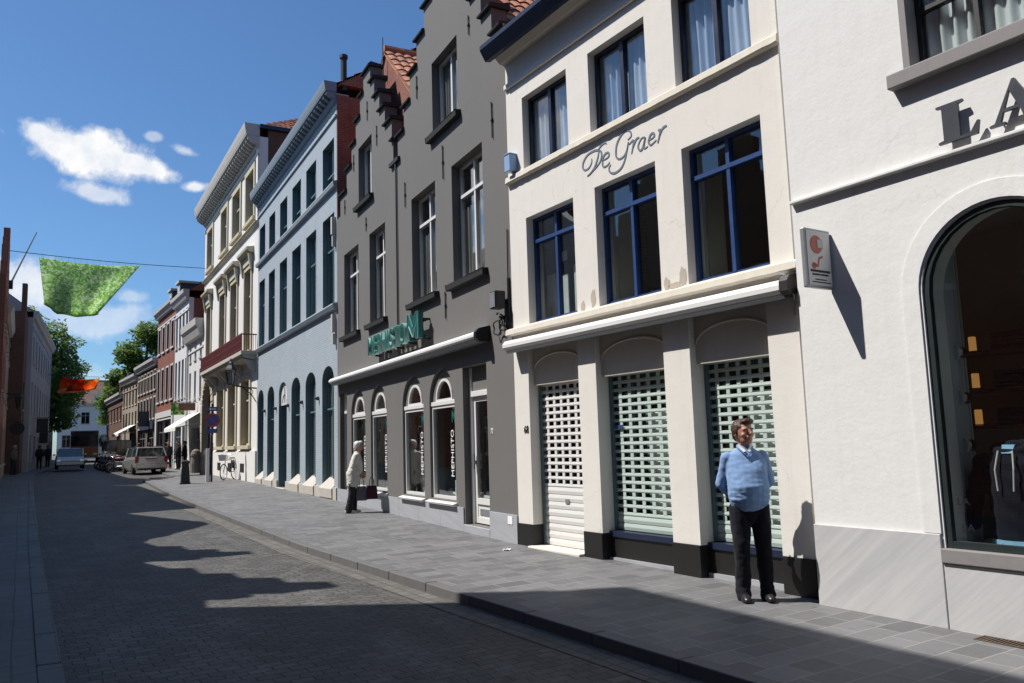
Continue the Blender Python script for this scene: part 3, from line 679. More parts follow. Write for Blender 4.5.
def stroke_obj(strokes, r, y, mat, root, name='lettering'):
    def cr(p):
        out = []; P = [p[0]]+p+[p[-1]]
        for i in range(1, len(P)-2):
            for k in range(6):
                t = k/6; a,b,c,d = (Vector((q[0],0,q[1])) for q in P[i-1:i+3])
                out.append(0.5*((2*b)+(c-a)*t+(2*a-5*b+4*c-d)*t*t+(3*b-a-3*c+d)*t**3))
        out.append(Vector((p[-1][0],0,p[-1][1]))); return out
    mb = MB()
    for s in strokes:
        pts = cr(s); n = len(pts)
        rr = [r*(0.55+0.65*math.sin(PI*(i+0.5)/n)) for i in range(n)]
        vs = []; fs = []
        for i, p in enumerate(pts):                     # flat pen ribbon, a few mm of paint
            t = (pts[min(i+1,n-1)]-pts[max(i-1,0)]).normalized(); nn = Vector((t.z,0,-t.x))
            a, b = p+nn*rr[i], p-nn*rr[i]
            vs += [(a.x,y,a.z),(b.x,y,b.z),(a.x,y+0.004,a.z),(b.x,y+0.004,b.z)]
        for i in range(n-1):
            k = i*4; l = k+4; fs += [(k+2,k+3,l+3,l+2),(k,l,l+1,k+1),(k,k+2,l+2,l),(k+1,l+1,l+3,k+3)]
        mb.add(vs, fs)
    return mb.build(name, mat, root)

# ------------------------------------------------------------------ ground, road, pavements
RK = [(-30,7.8),(-8,5.25),(4.4,3.87),(7.57,3.49),(13.3,2.82),(25,2.12),(31,1.84),(41.5,1.56),(43.5,3.0),(50,2.85),(57,2.35),(64,1.7),(72.5,0.75),(80.5,-0.1),(96,-0.6),(125,-0.6)]
LK = [(-30,2.75),(0,0.35),(7,-0.2),(17,-1.0),(46.6,-3.15),(56,-3.75),(66,-3.55),(85,-3.5),(125,-3.6)]
def interp(pl, y):
    for (a,b),(c,d) in zip(pl, pl[1:]):
        if y <= c: return b+(d-b)*(y-a)/(c-a)
    return pl[-1][1]
ys = sorted(set([-30+i*1.0 for i in range(156)]+[p[0] for p in RK]+[p[0] for p in LK]))
def strip(name, fa, fb, dz, mat, drop=None, kind='structure'):
    mb = MB(); vs = []; fs = []
    for y in ys:
        vs += [(fa(y),y,G(y)+dz),(fb(y),y,G(y)+dz)]
    for i in range(len(ys)-1): fs.append((2*i,2*i+1,2*i+3,2*i+2))
    mb.add(vs, fs); return tag(mb.build(name, mat), kind=kind)
gb = MB(); gy = [-900,-200,-40,0,50,110,200,500,1500]
gb.grid(lambda s,t: (-900+1800*s, gy[int(round(t*8))], G(gy[int(round(t*8))])-0.32), 4, 8)
tag(gb.build('ground', M['earth']), kind='structure')
strip('road', lambda y: interp(LK,y)-0.05, lambda y: interp(RK,y)+0.05, -0.105, M['cobble'])
strip('gutter', lambda y: interp(RK,y)-0.30, lambda y: interp(RK,y)+0.03, -0.10, M['gutter'])
strip('pavement', lambda y: interp(RK,y)+0.155, lambda y: interp(RK,y)+16, 0.0, M['pavement'])
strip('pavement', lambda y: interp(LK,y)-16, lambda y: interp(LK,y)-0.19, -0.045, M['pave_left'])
def kerb(pl, side, w, h, step, name, mat):
    mb = MB(); y = -20.0
    while y < 100:
        y2 = y+step; a, b = interp(pl,y), interp(pl,y2-0.012)
        if abs(a-b) < 0.6:
            z0, z1 = G(y), G(y2); j = random.uniform(-0.004,0.004)
            mb.hexa([(a,y,z0-0.3),(a+side*w,y,z0-0.3),(b+side*w,y2-0.012,z1-0.3),(b,y2-0.012,z1-0.3),
                     (a+side*0.012,y,z0+h+j),(a+side*w,y,z0+h+j),(b+side*w,y2-0.012,z1+h+j),(b+side*0.012,y2-0.012,z1+h+j)] if side > 0 else
                    [(a+side*w,y,z0-0.3),(a,y,z0-0.3),(b,y2-0.012,z1-0.3),(b+side*w,y2-0.012,z1-0.3),
                     (a+side*w,y,z0+h+j),(a+side*0.012,y,z0+h+j),(b+side*0.012,y2-0.012,z1+h+j),(b+side*w,y2-0.012,z1+h+j)])
        else:
            x0, x1 = min(a,b), max(a,b)+w
            mb.box(x0,x1,y2-0.2,y2,G(y)-0.3,G(y2)+h)
        y = y2
    tag(mb.build(name, mat, bevel=0.01), kind='structure')
kerb(RK, 1, 0.16, 0.004, 1.0, 'kerb', M['kerb'])
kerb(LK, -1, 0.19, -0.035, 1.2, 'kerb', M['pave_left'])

# ================================================================== white corner shop
R_ = thing('white_shop_house', 'white rendered shop house with arched display window and dark LA letters, nearest on the right', 'building', LA.o, LA.rz)
wall('wall', R_, [(-9.0,-0.4),(0,-0.4),(0,8.2),(-9.0,8.2)],
     [arch(-2.54,-1.26,0.63,2.78,0.64,24), rect(-3.15,-1.29,4.76,6.6), arch(-5.2,-3.92,0.63,2.78,0.64,20), rect(-5.9,-4.1,4.76,6.6)], M['white'], 0.34)
mb = MB()
for (a,b) in ((-1.235,-0.0),(-2.60,-1.245),(-3.9,-2.61)):
    mb.box(a,b,0.002,0.028,-0.4,0.745 if a > -1.24 or a < -2.6 else 0.51)
mb.box(-1.245,-1.09,0.002,0.022,0.0,0.745) if False else None
mb.each('plinth', M['marble'], R_, bevel=0.006)
mb = MB(); mb.box(-2.62,-1.238,-0.2,0.05,0.515,0.632); mb.box(-5.3,-3.9,-0.2,0.05,0.515,0.632); mb.each('shop_sill', M['sill'], R_, bevel=0.008)
mb = MB(); mb.box(-9.0,-0.012,0.0,0.03,3.885,3.925); mb.box(-9.0,-0.012,0.03,0.055,3.89,3.92); mb.build('string_course', M['white'], R_, bevel=0.006)
for c in (-1.90,-4.56):                       # flat raised band round each arch
    mb = MB(); k = 28
    for i in range(k):
        t0,t1 = PI*i/k, PI*(i+1)/k
        q = [(c+0.66*math.cos(t0),2.78+0.66*math.sin(t0)),(c+0.66*math.cos(t1),2.78+0.66*math.sin(t1)),(c+0.81*math.cos(t1),2.78+0.81*math.sin(t1)),(c+0.81*math.cos(t0),2.78+0.81*math.sin(t0))]
        mb.hexa([(x,0.001,z) for x,z in q]+[(x,0.016,z) for x,z in q])
    for s in (-1,1): mb.box(c+s*0.66,c+s*0.81,0.001,0.016,0.75,2.78)
    mb.build('arch_band', M['white'], R_)
for u0,u1 in ((-3.15,-1.29),(-5.9,-4.1)):
    mb = MB(); mb.box(u0-0.12,u1+0.12,-0.1,0.10,4.625,4.757); mb.build('window_sill', M['sill'], R_, bevel=0.01)
    mb = MB(); mb.box(u0-0.001,u0+0.06,-0.17,0.012,4.757,6.6); mb.box(u1-0.06,u1+0.001,-0.17,0.012,4.757,6.6); mb.each('window_surround', M['sill'], R_)
    window(R_, u0+0.062, u1-0.062, 4.757, 6.6, -0.15, M['iron'], M['glass'], (0.32,0.70), (5.33,), 0.035, 0.06, M['curtain'], 0.10, bars=0.02)
SHOPFRAME = plain('dark_green_frame',(0.022,0.03,0.03),0.4,0.15)
for c in (-1.90,-4.56):
    o = window(R_, c-0.64, c+0.64, 0.632, 0, -0.018, SHOPFRAME, M['glass_clear'], (), (), 0.048, 0.06, zs=2.78, rise=0.636, name='shop_window')
    if c > -2:
        text_obj('LA', 0.085, 0.001, M['dark_ink'], o, wall_mtx(-1.40,-0.075,0.985), spacing=1.2)
        text_obj('LA', 0.085, 0.001, M['dark_ink'], o, wall_mtx(-1.42,-0.075,0.775), spacing=1.2)
# the display behind the arch: painted side board with spotlights, back shelves
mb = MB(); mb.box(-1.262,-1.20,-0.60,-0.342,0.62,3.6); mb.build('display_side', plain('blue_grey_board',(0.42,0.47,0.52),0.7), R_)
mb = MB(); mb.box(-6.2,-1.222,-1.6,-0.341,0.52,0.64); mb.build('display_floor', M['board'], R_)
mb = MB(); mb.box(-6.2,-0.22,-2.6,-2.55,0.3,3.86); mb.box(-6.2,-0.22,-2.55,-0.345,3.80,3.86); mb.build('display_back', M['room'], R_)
mb = MB()
for z in (1.60,1.99,2.39): mb.box(-2.0,-0.23,-2.54,-2.15,z,z+0.035)
mb.box(-2.04,-2.0,-2.54,-2.15,0.3,3.0); mb.build('shelf', M['dark_brick'], R_)
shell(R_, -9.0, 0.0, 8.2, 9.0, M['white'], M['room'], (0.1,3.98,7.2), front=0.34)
roof_par(R_, -9.0, 0.0, 8.25, 40, 9.0, M['tile_dark'])
gable_ends(R_, -9.0, 0.0, 8.25, 40, 9.0, M['white'])
def serif_letters():
    def Lp(x, s):
        st = [(0.06*s,0),(0.0,0.0),(0.0,0.02*s),(0.045*s,0.03*s),(0.045*s,0.33*s),(0.0,0.34*s),(0.0,0.36*s),(0.22*s,0.36*s),(0.22*s,0.34*s),(0.18*s,0.33*s),(0.18*s,0.025*s),(0.26*s,0.03*s),(0.32*s,0.12*s),(0.335*s,0.12*s),(0.315*s,0.0)]
        return [(x+a,b) for a,b in st]
    return Lp
lb = MB(); z0 = 3.985
Lp = serif_letters()(0,0.92)
lb.prism([(-1.565-a*1.1, z0+b) for a,b in Lp], 0.04, 0.07)
def capA(x):
    o = [(0,0),(0.12,0),(0.12,0.018),(0.085,0.025),(0.11,0.10),(0.235,0.10),(0.255,0.025),(0.215,0.018),(0.215,0),(0.41,0),(0.41,0.018),(0.375,0.025),(0.215,0.345),(0.195,0.345),(0.04,0.025),(0,0.018)]
    tri = [(0.12,0.125),(0.222,0.125),(0.168,0.262)]
    return [(x-a,z0+b) for a,b in o], [(x-a,z0+b) for a,b in tri]
ao, ai = capA(-1.98)
lo = lb.build('lettering', M['letter'], R_)
wall('lettering', R_, ao, [ai], M['letter'], 0.03, 0.07)
mb = MB()
for u,z in ((-1.63,4.05),(-1.63,4.28),(-2.05,4.02),(-2.3,4.02)): mb.tube((u,0,z),(u,0.045,z),0.008)
mb.build('letter_pin', M['metal'], R_)

# ================================================================== cream house with the blue windows
R_ = thing('cream_house', 'cream rendered house with blue window frames, closed roller shutters and the painted name De Graer', 'building', DG.o, DG.rz)
W2 = [(0.35,1.52),(2.02,3.19),(3.70,4.87)]; W1 = [(0.30,1.49),(1.95,3.16),(3.65,4.86)]
BAY = [(0.40,1.54),(1.98,3.30),(3.69,4.93)]
wall('wall', R_, [(0.003,-0.4),(5.327,-0.4),(5.327,8.0),(0.003,8.0)],
     [rect(a,b,5.84,7.0) for a,b in W2]+[rect(a,b,3.39,5.045) for a,b in W1]+[rect(a,b,-0.35 if i == 2 else -0.35,3.16) for i,(a,b) in enumerate(BAY)], M['cream'], 0.30)
mb = MB()                                      # recessed panels above the shutters, with a shallow blind arch
for i,(a,b) in enumerate(BAY):
    zl = 2.45
    mb.box(a-0.05,b+0.05,-0.29,-0.10,zl,3.2)
    c = (a+b)/2; w = (b-a)/2
    pts = [(c+w*0.98*math.cos(PI*t/16), -0.10, 2.68+0.22*math.sin(PI*t/16)) for t in range(17)]
    mb.path(pts, 0.018, 6)
mb.build('shopfront_panel', M['cream_trim'], R_)
for a,b in W2:
    window(R_, a, b, 5.84, 7.0, -0.12, M['navy'], M['glass'], (0.5,), (), 0.05, 0.06, M['curtain_blue'], 0.11, cgap=(0.03,0.97))
for i,(a,b) in enumerate(W1):
    window(R_, a, b, 3.39, 5.045, -0.13, M['blue'], M['glass'], (0.5,), (4.67,), 0.045, 0.07, bars=0.026)
mb = MB(); mb.box(4.02,4.24,-0.44,-0.42,3.4,4.22); mb.box(4.40,4.62,-0.44,-0.42,3.4,4.12); mb.box(4.72,4.95,-0.44,-0.42,3.4,4.18); mb.box(4.06,4.2,-0.44,-0.42,4.34,4.48); mb.box(4.42,4.56,-0.44,-0.42,4.34,4.48); mb.each('white_board', M['board'], R_)
mb = MB()
for a,b in W1[:2]: mb.box(b-0.07,b+0.30,-0.60,-0.31,3.385,5.06)
mb.each('window_panelling', M['room_pale'], R_)
def bumpy_ledge(u0,u1,y1,z0,z1,name,mat):
    mb = MB(); n = 60
    rings = []
    for i in range(n+1):
        u = u0+(u1-u0)*i/n; j = random.uniform(-0.003,0.003); k = random.uniform(-0.004,0.004)
        rings.append([(u,0.0,z0),(u,y1-0.025+k,z0+j),(u,y1+k,z0+0.02+j),(u,y1-0.01+k,z1-0.02),(u,y1*0.5,z1),(u,0.0,z1+0.02)])
    mb.loft(rings); return mb.build(name, mat, R_, smooth=False)
bumpy_ledge(-0.03,5.33,0.07,5.70,5.82,'string_course',M['cream_trim'])
bumpy_ledge(-0.10,5.37,0.12,3.245,3.36,'sill_band',M['cream_trim'])
mb = MB(); mb.box(0.0,5.33,0.0,0.045,7.285,7.375); mb.build('frieze_moulding', M['cream'], R_, bevel=0.015)
# cornice: cream soffit, navy gutter board
mb = MB(); mb.prism([(0.0,7.72),(0.10,7.74),(0.22,7.86),(0.22,7.95),(0,7.95)], -0.04, 5.34, 'x'); mb.build('cornice', M['cream_trim'], R_)
mb = MB(); mb.prism([(0.222,7.78),(0.32,7.76),(0.38,7.86),(0.42,7.93),(0.42,8.00),(0.10,8.00),(0.222,7.92)], -0.05, 5.42, 'x'); mb.build('gutter', M['navy'], R_)
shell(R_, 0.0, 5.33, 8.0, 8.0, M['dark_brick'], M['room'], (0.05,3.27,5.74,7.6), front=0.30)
roof_par(R_, 0.0, 5.33, 8.10, 48, 8.0, M['tile'], oh=0.05)
gable_ends(R_, 0.0, 5.33, 8.12, 48, 8.0, M['dark_brick'])
# black plinths, panels under the shutters
mb = MB()
for a,b in ((0.004,0.40),(1.54,1.98),(3.30,3.69),(4.93,5.322)): mb.box(a-0.002,b+0.002,-0.29,0.018,-0.4,0.378)
mb.each('plinth', M['black'], R_, bevel=0.006)
mb = MB()
for a,b in BAY[:2]: mb.box(a+0.004,b-0.004,-0.28,-0.13,-0.4,0.33)
mb.each('stall_riser', M['black'], R_)
mb = MB()
for a,b in BAY[:2]: mb.box(a+0.004,b-0.004,-0.28,-0.10,-0.4,0.055+0.01)
mb.each('kerb_stone', M['bluestone'], R_)
mb = MB(); mb.box(3.70,4.96,-0.28,0.10,-0.3,0.045+0.03); mb.build('door_step', M['cream_trim'], R_, bevel=0.015)
mb = MB()
for a,b in BAY[:2]: mb.box(a+0.003,b-0.003,-0.27,-0.11,0.333,0.405)
mb.each('shutter_sill', M['navy'], R_)
def shutter(a, b, z0, zsolid, z1, mat, cols, rows, y=-0.24):
    mb = MB(); w = b-a; cw = w/cols; rh = (z1-zsolid)/rows
    n = max(1,int(round((zsolid-z0)/rh))); h = (zsolid-z0)/n
    for i in range(n):                            # solid slats, each a shallow curved profile
        za = z0+i*h
        mb.prism([(y-0.014,za),(y,za+0.006),(y+0.007,za+h*0.5),(y,za+h-0.006),(y-0.014,za+h)], a+0.005, b-0.005, 'x')
    for r in range(rows):
        za = zsolid+r*rh
        mb.prism([(y-0.014,za),(y,za+0.004),(y+0.004,za+rh*0.15),(y,za+rh*0.42),(y-0.014,za+rh*0.46)], a+0.005, b-0.005, 'x')
        for c in range(cols+1):
            x = a+c*cw; mb.box(max(a+0.005,x-cw*0.16),min(b-0.005,x+cw*0.16),y-0.012,y-0.002,za+rh*0.46,za+rh)
    mb.box(a+0.005,b-0.005,y-0.014,y,z1,z1+0.03)
    o = mb.build('roller_shutter', mat, R_)
    g = MB(); g.box(a,a+0.045,y-0.03,y+0.03,z0,z1+0.03); g.box(b-0.045,b,y-0.03,y+0.03,z0,z1+0.03); g.each('guide_rail', M['teal'], o)
    return o
s1 = shutter(3.70,4.92,0.08,0.93,2.42,M['white_paint'],7,14,-0.20)
mb = MB(); mb.box(4.27,4.36,-0.196,-0.185,0.70,0.765); mb.build('lock_plate', M['zinc'], s1)
shutter(1.985,3.295,0.41,0.60,2.44,M['pale_green'],7,18,-0.24)
shutter(0.405,1.535,0.41,0.60,2.44,M['pale_green'],7,18,-0.24)
for a,b in BAY[:2]: window(R_, a, b, 0.40, 2.45, -0.30, M['teal'], M['glass_dark'], (0.5,), (), 0.05, 0.05)
mb = MB(); mb.box(2.0,2.62,-0.292,-0.286,0.45,1.95); mb.box(0.42,0.95,-0.292,-0.286,0.45,2.1); mb.each('window_backing', M['board'], R_)
window(R_, 3.70, 4.92, 0.08, 2.45, -0.28, M['navy'], M['glass_dark'], (), (), 0.08, 0.05, name='door')
mb = MB(); mb.box(3.05,3.22,-0.222,-0.218,1.74,1.79); mb.build('sticker', M['blue'], R_)
# folded awning in its white cassette
mb = MB(); mb.prism([(0.0,3.10),(0.05,3.02),(0.20,3.01),(0.235,3.05),(0.235,3.10),(0.19,3.155),(0.0,3.20)], 0.02, 5.28, 'x'); ao_ = mb.build('awning', M['white_alu'], R_)
mb = MB(); mb.prism([(-0.002,3.03),(0.19,2.99),(0.245,3.03),(0.245,3.13),(0.20,3.19),(0.0,3.235)], -0.08, 0.02, 'x'); mb.build('end_cap', M['iron'], ao_)
mb = MB(); mb.prism([(0.0,2.99),(0.16,2.965),(0.19,3.005),(0.0,3.03)], 0.021, 5.26, 'x'); mb.build('valance_rail', M['zinc'], ao_)
mb = MB(); mb.path([(0.05,0.02,3.22),(-0.03,0.10,3.16),(-0.06,0.14,3.05),(-0.02,0.05,2.95),(0.02,0.02,2.80)],0.010,6); mb.path([(0.10,0.13,3.24),(-0.02,0.18,3.20),(-0.07,0.10,3.02)],0.008,6); mb.each('cable', M['zinc'], ao_)
# bare patches, house number, bell, box, painted name
random.seed(3)
mb = MB()
for cu,cz,rx,rz_ in ((1.58,3.50,0.06,0.12),(1.85,3.46,0.05,0.08),(3.28,3.52,0.05,0.13),(3.52,3.44,0.045,0.08),(1.72,3.42,0.12,0.04)):
    k = 14; mb.prism([(cu+rx*(0.75+0.45*random.random())*math.cos(2*PI*i/k), max(3.375,cz+rz_*(0.75+0.45*random.random())*math.sin(2*PI*i/k))) for i in range(k)], 0.0005, 0.0035)
mb.each('bare_patch', M['old_plaster'], R_)
text_obj('68', 0.16, 0.004, M['metal'], R_, wall_mtx(5.03,0.005,1.735), 'house_number', 0.8)
mb = MB(); mb.box(4.70+0.235,4.70+0.229+0.002,-0.16,-0.08,1.28,1.48); mb.build('bell_plate', M['zinc'], R_)
mb = MB(); mb.box(5.06,5.22,0.0,0.14,5.86,6.13); mb.box(5.05,5.23,-0.0,0.15,6.13,6.15); mb.build('alarm_box', plain('pale_blue_box',(0.25,0.38,0.60),0.4), R_, bevel=0.01)
ST = [[(3.02,5.55),(3.05,5.45),(3.13,5.33),(3.22,5.27),(3.3,5.25)],[(3.3,5.25),(3.2,5.28),(3.09,5.32),(3.0,5.38),(2.97,5.46),(3.0,5.52),(3.11,5.56),(3.27,5.55),(3.37,5.48),(3.39,5.4),(3.34,5.35),(3.25,5.36),(3.19,5.42),(3.19,5.47)],[(3.04,5.55),(2.96,5.59),(2.89,5.6),(2.86,5.57)],[(2.96,5.37),(2.88,5.37),(2.82,5.39),(2.83,5.44),(2.9,5.44),(2.95,5.39),(2.96,5.31),(2.93,5.27),(2.86,5.27),(2.81,5.3)],[(2.43,5.48),(2.36,5.51),(2.37,5.57),(2.43,5.61),(2.53,5.6),(2.63,5.52),(2.67,5.43),(2.67,5.33),(2.61,5.28),(2.52,5.29),(2.45,5.36),(2.42,5.45)],[(2.42,5.45),(2.46,5.33),(2.52,5.21),(2.6,5.14),(2.72,5.12),(2.81,5.16),(2.83,5.22),(2.79,5.26)],[(2.41,5.41),(2.33,5.44),(2.32,5.4),(2.37,5.27)],[(2.34,5.34),(2.27,5.43),(2.21,5.44)],[(2.11,5.41),(2.17,5.41),(2.23,5.35),(2.23,5.29),(2.18,5.26),(2.13,5.32),(2.1,5.4),(2.13,5.3),(2.12,5.26),(2.06,5.27)],[(2.04,5.34),(1.95,5.35),(1.93,5.38),(1.96,5.41),(2.01,5.39),(2.04,5.32),(2.01,5.27),(1.95,5.28),(1.9,5.3)],[(1.86,5.41),(1.82,5.39),(1.88,5.25)],[(1.84,5.33),(1.79,5.4),(1.73,5.42),(1.71,5.41)]]
stroke_obj(ST, 0.0125, 0.002, M['ink'], R_)

# ================================================================== the two grey stepped gables
UP = 5.60
def stepped(c, half0, zsteps, top, u0, u1, zb=-0.4, z0=8.0):
    """outline from the stepped profile; zsteps = [(z, half width above that z)]"""
    R = [(u1,zb),(u1,z0)] ; L = []
    prev = None
    right = [(u1,z0)]; left = [(u0,z0)]
    for z,h in zsteps:
        right += [(c+prevh(right,c),z) if False else (right[-1][0],z), (c+h,z)]
        left += [(left[-1][0],z), (c-h,z)]
    right.append((right[-1][0],top)); left.append((left[-1][0],top))
    return [(u0,zb),(u1,zb)]+right+left[::-1]
def caps(root, c, zsteps, top, u0, u1, z0):
    mb = MB(); pr, pl_ = u1, u0
    for z,h in zsteps:
        for a,b in ((c+h-0.03,pr+0.06),(pl_-0.06,c-h+0.03)):
            mb.prism([(-0.34,z-0.01),(0.07,z-0.01),(0.08,z+0.02),(0.05,z+0.06),(-0.34,z+0.10)], a, b, 'x')
        pr, pl_ = c+h, c-h
    mb.prism([(-0.34,top-0.01),(0.07,top-0.01),(0.08,top+0.02),(0.0,top+0.10),(-0.34,top+0.06)], pl_-0.06, pr+0.06, 'x')
    mb.each('gable_coping', M['dark_grey'], root)
def ties(root, pts, y=0.0):
    for u,z,l in pts:
        mb = MB(); mb.tube((u,0.02,z-l/2),(u,0.02,z+l/2),0.013,0.013,6); mb.tube((u-0.03,0.02,z+0.01),(u+0.03,0.02,z-0.01),0.016,0.016,6); mb.tube((u,0.0,z),(u,0.03,z),0.02)
        mb.tube((u,0.02,z+l/2-0.04),(u+0.035,0.02,z+l/2+0.02),0.01); mb.build('wall_tie', M['iron'], root)
def upper_window(root, u0, u1, z0, z1, trans, fr=0.0):
    window(root, u0, u1, z0, z1, -0.165, M['white_paint'], M['glass'], (0.5,), trans, 0.055, 0.06, M['curtain_grey'], 0.11, ctop=(trans[0]-0.2 if trans else z1), cgap=(0.0,1.0) if u0 > 6 else (0.3,1.0), bars=0.03)
    mb = MB(); mb.prism([(-0.2,z0-0.115),(0.10,z0-0.13),(0.115,z0-0.02),(-0.2,z0+0.003)], u0-0.12, u1+0.14, 'x'); mb.build('window_sill', M['dark_grey'], root, bevel=0.008)
def shop_arch(root, u0, u1, text):
    window(root, u0, u1, 0.58, 2.34, -0.05, M['white_paint'], M['glass'], (), (), 0.05, 0.06, name='shop_window')
    # transom and fanlight in a deep grey arched board
    c = (u0+u1)/2; hw = (u1-u0)/2
    wall('fanlight_board', root, arch(u0+0.004,u1-0.004,2.34,2.42,0.60,20), [arch(c-0.43,c+0.43,2.40,2.42,0.43,16)], M['grey'], 0.06, -0.06)
    window(root, c-0.43, c+0.43, 2.40, 0, -0.045, M['white_paint'], M['glass'], (), (), 0.05, 0.05, zs=2.42, rise=0.426, name='fanlight')
    mb = MB(); mb.box(u0+0.006,u1-0.006,-0.12,-0.03,2.34,2.42); mb.build('transom', M['white_paint'], root, bevel=0.006)
    mb = MB(); mb.prism([(-0.12,0.50),(0.09,0.485),(0.10,0.52),(-0.12,0.585)], u0-0.06, u1+0.06, 'x'); mb.each('shop_sill', M['white_paint'], root, bevel=0.006)
    if text:
        t = text_obj('MEPHISTO', 0.19, 0.002, M['white_ink'], root, wall_mtx(u0+0.27,-0.082,1.43,PI/2), 'window_lettering', 0.98, align='CENTER', spacing=1.02)
        mb = MB(); e = [(0,0),(0.03,0),(0.03,0.12),(0.07,0.05),(0.11,0.12),(0.11,0),(0.15,0),(0.15,0.2),(0.11,0.2),(0.07,0.12),(0.03,0.2),(0,0.2)]
        mb.prism([(u0+0.34-a*1.05,2.0+b*1.1) for a,b in e], -0.085, -0.081); mb.build('window_emblem', M['sign_teal'], root)
        mb = MB(); mb.lathe([(0.04,0),(0.04,0.003)], (u0+0.26,-0.085,2.28), 12, 'y'); mb.build('window_dot', M['white_ink'], root)
def goods(root, u0, u1):                         # low display step with pairs of shoes and boxes behind the pane
    mb = MB(); mb.box(u0,u1,-0.9,-0.16,0.45,0.60); mb.build('display_step', M['board'], root)
    random.seed(int(u0*100)); mb = MB()
    for i in range(7):
        x = u0+0.12+(u1-u0-0.24)*i/6; h = random.choice((0.08,0.1,0.12,0.3))
        if h > 0.2: mb.box(x-0.05,x+0.05,-0.5,-0.4,0.601,0.60+h)
        else: mb.loft([[(x-w,-0.30-q*0.22,0.601),(x+w,-0.30-q*0.22,0.601),(x+w*0.7,-0.30-q*0.22,0.60+hh),(x-w*0.7,-0.30-q*0.22,0.60+hh)] for q,w,hh in ((0,0.035,0.04),(0.4,0.045,0.06),(0.8,0.04,h),(1,0.03,h))])
    mb.build('shoe_display', M['curtain'], root)

zs_near = [(8.48,2.69-0.42),(9.0,1.86),(9.58,1.40),(10.13,0.94),(10.65,0.50)]
zs_far = [(8.53,1.95),(9.08,1.45),(9.6,1.03),(10.12,0.62),(10.64,0.30)]
RN = thing('grey_gabled_house', 'dark grey step-gabled shoe shop, the larger gable with the glazed shop door', 'building', GR.o, GR.rz)
on = stepped(2.73, 2.7, zs_near, 11.2, 0.003, UP-0.16, z0=8.0)
on = [(0.003,-0.4),(UP-0.002,-0.4),(UP-0.002,7.95)]+on[2:]
AR = [(2.45,3.73),(4.07,5.35)]
wall('wall', RN, on, [rect(0.97,2.36,4.55,6.79),rect(3.21,4.6,4.55,6.79),rect(1.97,3.28,7.73,9.24),rect(1.03,2.05,0.20,2.95)]+[arch(a,b,0.58,2.42,0.61,20) for a,b in AR], M['grey'], 0.30)
caps(RN, 2.73, zs_near, 11.2, 0.1, UP-0.16, 8.0)
upper_window(RN,0.97,2.36,4.55,6.79,(6.18,)); upper_window(RN,3.21,4.6,4.55,6.79,(6.18,)); upper_window(RN,1.97,3.28,7.73,9.24,())
for a,b in AR: shop_arch(RN,a,b,True)
goods(RN,2.3,5.5)
ties(RN, [(1.38,9.13,0.36),(4.12,9.1,0.5),(0.51,7.0,0.62),(2.74,7.0,0.66),(4.95,7.0,0.55),(2.75,4.2,0.5)])
# shop door with a panel over it
mb = MB(); mb.box(1.034,1.10,-0.26,-0.12,0.2,2.94); mb.box(1.98,2.046,-0.26,-0.12,0.2,2.94); mb.box(1.10,1.98,-0.26,-0.12,2.42,2.52); d_ = mb.build('door_frame', M['white_paint'], RN, bevel=0.006)
mb = MB(); mb.box(1.10,1.98,-0.25,-0.16,2.52,2.94); mb.build('door_panel', M['grey'], RN)
dr = window(RN, 1.10, 1.98, 0.22, 2.42, -0.17, M['white_paint'], M['glass'], (), (0.60,), 0.085, 0.05, name='door', bars=0.05)
mb = MB(); mb.box(1.16,1.92,-0.215,-0.18,0.27,0.58); mb.build('kick_panel', M['white_paint'], dr)
mb = MB(); mb.box(1.28,1.80,-0.18,-0.172,0.36,0.47); mb.build('letter_plate', M['zinc'], dr)
mb = MB(); mb.tube((1.92,-0.13,1.15),(1.92,-0.13,1.42),0.016); mb.box(1.90,1.94,-0.17,-0.12,1.24,1.30); mb.build('handle', M['zinc'], dr)
mb = MB(); mb.box(1.0,2.08,-0.28,0.03,-0.3,0.198); mb.build('door_step', M['bluestone'], RN, bevel=0.01)
mb = MB()
x = 0.005
for b in (1.0,):
    mb.box(0.005,0.995,0.002,0.026,-0.3,0.49)
for a,b in ((2.085,3.2),(3.204,4.4),(4.404,UP-0.004)): mb.box(a,b,0.002,0.026,-0.3,0.485)
mb.each('plinth', M['bluestone'], RN, bevel=0.004)
text_obj('70', 0.13, 0.004, M['white_ink'], RN, wall_mtx(0.86,0.005,1.75), 'house_number', 0.8)
mb = MB(); mb.box(0.15,0.31,0.026,0.034,0.34,0.46); mb.build('wall_plaque', M['white_ink'], RN)
mb = MB(); mb.path([(5.52,0.03,7.9),(5.52,0.03,4.0),(5.50,0.03,3.55)],0.022,8); mb.build('downpipe', M['grey'], RN)
shell(RN, 0.0, UP, 7.9, 9.0, M['dark_brick'], M['room'], (0.15,3.6,7.3), front=0.30, roomd=2.0)
def roof_perp(root, u0, u1, ze, zr, y0, y1, mat):
    c = (u0+u1)/2
    tile_slope(root, (u0,y1,ze),(u0,y0,ze),(c,y1,zr), mat); tile_slope(root, (u1,y0,ze),(u1,y1,ze),(c,y0,zr), mat)
    mb = MB(); mb.tube((c,y0,zr+0.02),(c,y1,zr+0.02),0.11,0.11,8); mb.build('roof_ridge', mat, root)
    mb = MB(); mb.prism([(u0+0.05,ze-0.1),(u1-0.05,ze-0.1),(c,zr-0.12)], y1, y1+0.2); mb.build('gable_wall', M['dark_brick'], root)
roof_perp(RN, 0.05, 5.45, 8.0, 10.9, -0.31, -9.0, M['tile'])

